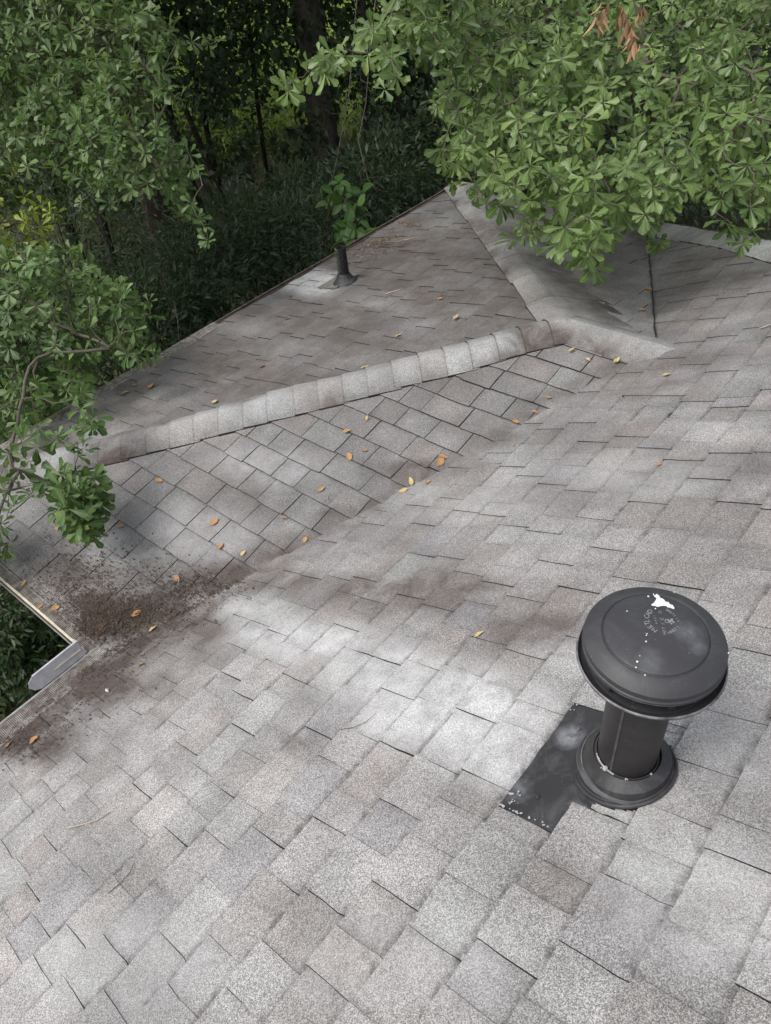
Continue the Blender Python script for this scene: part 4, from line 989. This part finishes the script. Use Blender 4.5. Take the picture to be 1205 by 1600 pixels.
THIN = [(392, 420, 11.5, .045, 'slim dark stem leaning left between the two big trunks', (-.9, -.5)), (368, 400, 13., .05, 'slim upright dark stem in the lit gap', (.15, .1)), (425, 430, 10.5, .06, 'leaning dark stem crossing the lit gap to upper left', (-1.9, -1.2)),
        (335, 400, 12., .07, 'slim dark trunk right of the reddish trunk', (-.3, -.2)), (300, 400, 12.5, .045, 'slim stem close beside the reddish trunk', (.6, .4)), (440, 380, 13.5, .04, 'slim stem beside the thick grey trunk', (.2, .2)),
        (560, 330, 11.5, .05, 'slim stem right of the thick grey trunk', (.5, .6)), (620, 300, 12., .09, 'dark trunk in shade behind the roof peak', (.1, .2)), (665, 290, 11., .05, 'slim stem next to the right oak foliage', (-.5, -.3)), (180, 430, 11., .06, 'slim dark trunk between the left oaks', (.2, .1)), (130, 430, 12.5, .09, 'dark trunk far left behind the yellow-green tree', (0, .1))]
for px, py, dd, r0, lab, ln in THIN:
    bgtree(px, py, dd, r0, lab, DKBARK, [(rng.uniform(2.2, 3.4), (1.0, 1.0, .8), 500, .1, .1), (4.6, (1.4, 1.4, .9), 1000, 0, 0), (6.0, (2.0, 2.0, 1.1), 1500, 0, 0)], 0, ln, 'sapling', 6.2, size=.095)
# far lit undergrowth beyond the shade
k = 42000
rr = rng.uniform(15.5, 42, k); aa = rng.uniform(math.radians(105), math.radians(170), k) 
aa = np.where(aa < math.radians(122), aa + math.radians(30), aa)
hh = rng.uniform(0, 1, k) ** 1.6 * 3.2
P = np.stack([rr * np.cos(aa), rr * np.sin(aa), GROUND + hh], 1)
tag(leaves_mesh('undergrowth', 'ovate', 2, P, rng.normal(size=(k, 3)), rng.normal(0, .5, (k, 3)) + np.array([0, 0, 1.]), rng.uniform(.12, .30, k), FARLEAF), 'sunlit yellow-green undergrowth glimpsed beyond the shaded wood', 'undergrowth', None, 'stuff')
# shade layer of the wood: leafy understory between the trunks
k = 90000
c0 = at(380, 60, 12.5); 
px_ = rng.uniform(-100, 1350, k); py_ = rng.uniform(-300, 330, k); dd = rng.uniform(9.5, 15, k)
keep = np.array([.55 * n2(a, b, .016, 21) + .75 * n2(a, b, .055, 22) for a, b in zip(px_, py_)]) + np.clip((110 - py_) / 500, -.10, .3) + np.where((px_ > 590) | (px_ < 240), .5, 0) > .62
P = CAM + (FW[None] + ((px_ - 602.5) / FPX)[:, None] * RT - ((py_ - 800) / FPX)[:, None] * UP) * dd[:, None]; P = P[keep & (P[:, 2] > GROUND + .2)]
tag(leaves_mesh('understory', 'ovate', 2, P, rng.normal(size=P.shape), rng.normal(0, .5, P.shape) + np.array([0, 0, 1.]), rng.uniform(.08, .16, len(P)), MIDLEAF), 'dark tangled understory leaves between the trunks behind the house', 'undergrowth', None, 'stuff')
# low ground cover in the shade
k = 34000
P = np.stack([rng.uniform(-17, 0, k), rng.uniform(-4, 19, k), GROUND + rng.uniform(0, 1, k) ** 2 * .6], 1)
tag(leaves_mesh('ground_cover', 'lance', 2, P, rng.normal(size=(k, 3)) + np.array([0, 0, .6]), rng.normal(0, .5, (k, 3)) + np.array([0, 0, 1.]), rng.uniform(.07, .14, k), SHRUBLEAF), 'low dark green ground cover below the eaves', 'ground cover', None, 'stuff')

# broad-leaved sapling standing behind the short pipe
b = at(556, 420, 6.6); sap = empty('sapling', (b[0], b[1], GROUND), 'bright broad-leaved sapling rising just behind the short pipe', 'sapling')
ctr = [(543, 352, 6.35), (560, 345, 6.35), (548, 375, 6.30), (530, 362, 6.35), (572, 362, 6.35), (535, 318, 6.45), (520, 300, 6.45), (548, 300, 6.45), (560, 322, 6.45), (527, 378, 6.30), (552, 335, 6.40), (575, 380, 6.35), (556, 360, 6.35), (512, 318, 6.50), (530, 285, 6.55), (566, 300, 6.50)]
sp_ = np.array([at(*q) for q in ctr]); A, par, rad, R0 = skeleton([(b[0], b[1], GROUND), at(556, 400, 6.5), at(550, 360, 6.4), at(540, 310, 6.45)], sp_, .008)
wood('stem', A, par, rad, R0, .010, TWIG, sap)
P_, D_, N_, S_, Rn_ = whorls(A[R0:], axes_for(A, par, R0, toC * .5 + np.array([0, 0, .5])), 3, 4, .135, .3)
leaves_mesh('foliage', 'ovate', 6, P_, D_, N_, S_, SAPLEAF, sap, .2, Rn_)

VINEB = plain('vine_bark', (.13, .115, .095), .9, .4, 18, c2=(.05, .045, .038))
# bare vines hanging beside the thick trunk
for lab, pts in [('pale bare vine hanging right of the thick grey trunk', [(560, -30, 7), (553, 60, 7), (545, 150, 7), (530, 230, 7), (518, 290, 7)]), ('thin pale vine hanging from the top beside the other vine', [(590, -30, 7.2), (578, 80, 7.2), (572, 160, 7.1), (560, 220, 7), (575, 280, 7), (590, 300, 7)]),
                 ('pale crooked branch standing before the reddish trunk', [(228, 320, 6.8), (232, 360, 6.8), (245, 385, 6.8), (255, 420, 6.8), (262, 470, 7.0), (262, 600, 7.6)]), ('thin pale branch bending up from the dark shrub by the gutter', [(272, 470, 6.2), (278, 500, 6.2), (281, 545, 6.2), (281, 640, 6.6)])]:
    P = [at(*q) for q in pts]; e = MB(); e.tube(P, [.0055, .0055, .005, .005, .0045, .004][:len(P)], 6)
    for k in range(7):
        i = random.randrange(len(P) - 1); f = random.random(); p = P[i] * (1 - f) + P[i + 1] * f; d = rng.normal(size=3) * .16
        e.tube([p, p + d * .5 + rng.normal(0, .02, 3), p + d], [.004, .003, .0015], 4, cap=False)
    o = e.build('vine' if 'vine' in lab else 'branch', VINEB, None, True); tag(o, lab, 'vine' if 'vine' in lab else 'branch')

# ------------------------------------------------------------------ fallen leaves, each its own thing
FALL = [(693, 714, 'W1', 'orange', 26, 'upright orange leaf in the brown patch of the valley'), (688, 724, 'W1', 'orange', 26, 'flat orange leaf, largest in the brown patch of the valley'), (643, 754, 'W1', 'yellow', 20, 'yellow leaf at the lower edge of the brown valley patch'), (632, 769, 'M', 'yellow', 22, 'slender yellow leaf lying just below the brown valley patch'),
        (669, 756, 'M', 'orange', 12, 'tiny orange leaf right of the brown valley patch'), (574, 657, 'W1', 'yellow', 14, 'pale yellow leaf on the wing slope close under the hip cap'), (543, 677, 'W1', 'orange', 16, 'orange leaf on a shingle joint below the hip cap'), (547, 716, 'W1', 'orange', 18, 'orange-brown leaf with a pointed tip, mid wing slope'),
        (570, 706, 'W1', 'brown', 12, 'small tan leaf just right of the pointed orange-brown one'), (503, 767, 'W1', 'orange', 18, 'orange leaf alone on the lower middle of the wing slope'), (336, 817, 'W1', 'orange', 18, 'orange leaf centred on a shingle of the lower wing slope'), (250, 753, 'W1', 'orange', 14, 'orange leaf on the wing slope right of the hanging green spray'),
        (346, 855, 'W1', 'orange', 15, 'upright orange leaf below the shingle-centred one'), (381, 866, 'W1', 'yellow', 12, 'small cream leaf near the valley left of the two valley leaves'), (189, 824, 'W1', 'brown', 15, 'brown curled leaf just right of the hanging green spray'), (445, 811, 'W1', 'brown', 14, 'dry brown curled leaf up from the valley'),
        (478, 846, 'W1', 'orange', 14, 'orange leaf on the valley line, right one of a close pair'), (457, 861, 'M', 'yellow', 12, 'small yellow leaf on the valley line, left one of a close pair'), (502, 830, 'M', 'orange', 15, 'orange-brown leaf on the valley line above the close pair'), (278, 906, 'W1', 'brown', 16, 'tan leaf at the upper end of the dirty valley bottom'),
        (307, 937, 'M', 'yellow', 14, 'yellow leaf on the right rim of the dirty valley bottom'), (215, 961, 'W1', 'orange', 18, 'orange leaf in the middle of the dark valley dirt'), (240, 985, 'M', 'yellow', 15, 'yellow-tan leaf just below the one in the dark valley dirt'), (222, 1041, 'M', 'orange', 15, 'orange leaf on the main slope right of the splash guard'),
        (124, 1026, 'M', 'brown', 15, 'reddish brown leaf against the grey splash guard'), (40, 915, 'W1', 'orange', 13, 'tan leaf on the gutter mesh near the left edge'), (90, 953, 'W1', 'orange', 15, 'orange leaf on the gutter mesh nearest the gutter corner'), (66, 950, 'W1', 'orange', 11, 'small orange leaf in the gutter mesh left of the larger one'),
        (90, 826, 'W1', 'orange', 13, 'orange leaf just below the hanging green spray'), (56, 1160, 'M', 'orange', 20, 'long tan leaf in the litter by the main gutter'), (15, 1166, 'M', 'brown', 18, 'brown leaf stalk in the litter at the left edge'),
        (238, 608, 'W2', 'orange', 15, 'brightest orange leaf near the wing gutter'), (212, 606, 'W2', 'orange', 12, 'small orange leaf beside the bright one near the wing gutter'), (197, 618, 'W2', 'yellow', 13, 'thin yellowish leaf nearest the wing gutter'), (152, 656, 'W2', 'orange', 11, 'orange leaf under the small drooping oak spray'), (337, 631, 'W2', 'yellow', 12, 'yellow leaf just above the hip cap'), (411, 575, 'W2', 'brown', 12, 'small tan leaf on a shingle edge in the middle of the end slope'),
        (571, 578, 'W2', 'yellow', 14, 'pale yellow leaf touching the hip cap'), (689, 469, 'W2', 'orange', 16, 'orange leaf in the upper part of the end slope'), (714, 501, 'W2', 'yellow', 15, 'yellow-orange leaf between the hip caps'), (622, 526, 'W2', 'yellow', 12, 'small yellow leaf left of the ridge end'), (450, 501, 'W2', 'orange', 11, 'small orange leaf below the flashing of the short pipe'), (455, 466, 'W2', 'brown', 10, 'pale chip of a leaf left of the short pipe'),
        (1005, 436, 'M', 'orange', 12, 'orange leaf on the far valley line, upper one'), (1012, 455, 'W3', 'orange', 16, 'orange leaf on the far valley line, larger one'), (1003, 486, 'W3', 'orange', 11, 'small orange leaf on the far valley line, lowest one'), (964, 568, 'W1', 'yellow', 20, 'square golden leaf at the foot of the ridge cap'),
        (893, 553, 'W1', 'yellow', 15, 'pale yellow leaf tucked under the end of the ridge cap'), (919, 566, 'W1', 'yellow', 14, 'pale yellow leaf left of the square golden one'), (858, 625, 'W1', 'brown', 9, 'tiny tan leaf above the upper valley pair'), (836, 646, 'W1', 'orange', 14, 'orange leaf on the upper valley, right one of two'),
        (806, 661, 'W1', 'orange', 12, 'orange leaf on the upper valley, left one of two'), (803, 697, 'M', 'orange', 9, 'tiny orange speck of a leaf below the upper valley'), (1043, 590, 'M', 'yellow', 16, 'yellow-green leaf on the main slope right of the ridge foot'), (1031, 729, 'M', 'orange', 15, 'single orange leaf out on the middle of the main slope'), (751, 995, 'M', 'yellow', 22, 'yellow leaf alone in the brown band left of the vent'),
        (1002, 362, 'W3', 'brown', 22, 'reddish brown leaves lodged at the far inner corner')]
LM = dict(orange=leaf_mat('fallen_orange', (.38, .20, .08), (.50, .29, .13), (.5, .34, .2), .1, .7), yellow=leaf_mat('fallen_yellow', (.50, .38, .16), (.58, .46, .24), (.7, .6, .3), .1, .7), brown=leaf_mat('fallen_brown', (.26, .14, .08), (.38, .23, .14), (.35, .25, .15), .05, .75))
bright = ('brightest', )
for px, py, pl, colr, spx, lab in FALL:
    p = on(px, py, pl); n_ = np.array(PL[pl][0]); n_ = n_ / np.linalg.norm(n_); dist = (p - CAM) @ FW
    up_h = .016
    if lab.startswith('tan leaf on the gutter') or 'gutter mesh' in lab: up_h = .02
    V, F, U = leaf_template('ovate', 7); V = V.copy(); sz = min(spx, 19) / FPX * dist * random.uniform(.75, 1.0)
    cu, fo = random.uniform(.1, .5), random.uniform(.2, 1.2); V[:, 2] = V[:, 2] * fo + cu * (V[:, 1] - .5) ** 2 - .05
    V[:, 0] *= random.uniform(.65, 1.15) * (1 + .12 * np.sin(V[:, 1] * 23)); V[:, 2] += .05 * np.sin(V[:, 1] * 9 + V[:, 0] * 12)
    V[:, 1] -= .5; a = random.uniform(0, 6.28)
    t_ = np.cross(n_, (1, 0, 0.1)); t_ /= np.linalg.norm(t_); b_ = np.cross(n_, t_); X = cos(a) * t_ + sin(a) * b_; Y = np.cross(n_, X)
    nn_ = norm(n_ + rng.normal(0, .16, 3)); Y = norm(Y - (Y @ nn_) * nn_); X = np.cross(Y, nn_)
    W = (V[:, :1] * X + V[:, 1:2] * Y + V[:, 2:] * nn_) * sz
    low = (W @ n_).min(); W += n_ * (-low)
    mb = MB()
    for v, u in zip(W, U): mb.vert(v, (random.random() * 0 + .5, u[0], u[1]))
    for f in F: mb.face(f)
    mb.tube([W[1], W[1] - Y * sz * .16 + n_ * .001, W[1] - Y * sz * .3 + X * sz * .05 + n_ * .002], [.0009, .0008, .0006], 4)
    o = mb.build('fallen_leaf', LM[colr], None, True); o.location = tuple(p + n_ * (.008 + dz(p[0], p[1]) + (.006 if 'gutter' in lab or 'cap' in lab else 0)))
    tag(o, lab, 'leaf', 'fallen leaves scattered on the roof')
# twigs and a pebble
for lab, pl, pts, r, m_ in [('pale curved twig on the lower left of the main slope', 'M', [(108, 1299), (130, 1294), (155, 1287), (178, 1273)], .0022, plain('pale_twig', (.42, .36, .28), .8)), ('dark curved twig lower on the main slope', 'M', [(172, 1400), (190, 1385), (206, 1368), (214, 1350)], .0010, DKBARK),
                         ('thin curved twig beside the pale shingles left of the vent', 'M', [(535, 1144), (555, 1141), (575, 1132), (590, 1118)], .0009, DKBARK), ('pale straight twig on the end slope above the short pipe', 'W2', [(602, 460), (618, 455), (634, 449)], .0035, plain('pale_twig_b', (.45, .42, .36), .8)), ('pale twig on the end slope nearest the roof peak', 'W2', [(618, 380), (640, 376), (655, 372)], .0035, bpy.data.materials['pale_twig']),
                         ('white twig at the right edge of the main slope', 'M', [(1188, 516), (1200, 512), (1215, 509)], .003, bpy.data.materials['pale_twig'])]:
    n_ = norm(np.array(PL[pl][0])); P = [on(a, b, pl) + n_ * (.011 + dz(*on(a, b, pl)[:2])) for a, b in pts]; mb = MB(); mb.tube(P, [r] + [r * .9] * (len(P) - 2) + [r * .5], 6); tag(mb.build('twig', m_, None, True), lab, 'twig')
p = on(169, 1081, 'M'); mb = MB(); mb.lathe([(0, .009), (.005, .008), (.009, .003), (.0085, -.001), (0, -.002)], (0, 0, 0), 9)
mb.v = [(x * (1 + .25 * sin(i * 2.1)), y * .8, z * (1 + .2 * cos(i))) for i, (x, y, z) in enumerate(mb.v)]
o = mb.build('pebble', plain('white_pebble', (.62, .62, .58), .8)); o.location = tuple(p + np.array([0, 0, .009])); tag(o, 'small white pebble on the main slope below the valley', 'pebble')

# ------------------------------------------------------------------ leaf litter and dirt: uncountable bits
mb = MB()
def bits(n, cen, pl, smin, smax, h=.009, colr=(1, 1, 1)):
    n_ = norm(np.array(PL[pl][0]))
    for _ in range(n):
        cx, cy, sx, sy = random.choice(cen); px, py = random.gauss(cx, sx), random.gauss(cy, sy); p = on(px, py, pl)
        x, y = p[0], p[1]
        zr_ = max(roof_z(x, y), -9)
        if pl == 'M' and (x < -.02): continue
        if pl == 'W1' and y < -.02: continue
        if pl == 'W2' and (x < -L - .03 or x > -L + .5): continue
        a = random.uniform(0, 6.28); s_ = random.uniform(smin, smax) * random.choice([.5, .7, 1, 1.5]); asp = random.uniform(.2, .8)
        t_ = np.array([cos(a), sin(a), 0]); t_ = norm(t_ - (t_ @ n_) * n_ + n_ * random.uniform(-.3, .3)); b_ = np.cross(n_, t_)
        c = p + n_ * (h + dz(x, y) + random.uniform(0, .004))
        mb.poly([c - t_ * s_, c - b_ * s_ * asp, c + t_ * s_, c + b_ * s_ * asp + n_ * s_ * .3])
bits(14000, [(165, 968, 22, 18), (150, 975, 15, 12), (190, 975, 22, 16), (250, 950, 50, 12), (215, 962, 45, 12), (190, 960, 35, 16), (300, 925, 40, 10), (200, 930, 65, 30), (300, 915, 35, 14), (110, 930, 40, 18), (165, 950, 35, 25), (150, 880, 60, 25), (110, 900, 40, 30)], 'W1', .0013, .0054)
bits(11000, [(170, 1004, 20, 6), (150, 1022, 25, 7), (120, 1048, 25, 8), (235, 965, 40, 14), (180, 1005, 30, 10), (215, 985, 40, 18), (160, 1040, 45, 16), (100, 1090, 45, 18), (50, 1140, 40, 18), (270, 950, 40, 12), (25, 1165, 30, 14), (330, 920, 30, 8)], 'M', .0013, .0052)
bits(900, [(645, 735, 30, 12), (560, 792, 50, 8), (440, 862, 45, 7), (380, 890, 40, 8)], 'W1', .001, .003)
bits(900, [(165, 1000, 18, 9), (150, 1012, 14, 7), (185, 985, 16, 8)], 'M', .002, .006, .017)
bits(900, [(160, 985, 18, 9), (140, 985, 12, 8), (175, 975, 16, 8)], 'W1', .002, .006, .015)
tag(mb.build('leaf_litter', LITTER), 'dark brown leaf crumbs and grit packed in the near valley and gutter corner', 'leaf litter', None, 'stuff')
mb = MB(); 
bits(1300, [(590, 385, 20, 8), (570, 398, 18, 8), (610, 372, 16, 7), (640, 352, 12, 4)], 'W2', .003, .010, .014)
tag(mb.build('leaf_litter', plain('needle_litter', (.16, .09, .05), .9, .4, 40, c2=(.34, .24, .15))), 'reddish pile of dry needles at the far eave behind the short pipe', 'leaf litter', None, 'stuff')
print('faces', sum(len(o.data.polygons) for o in bpy.data.objects if o.type == 'MESH'))
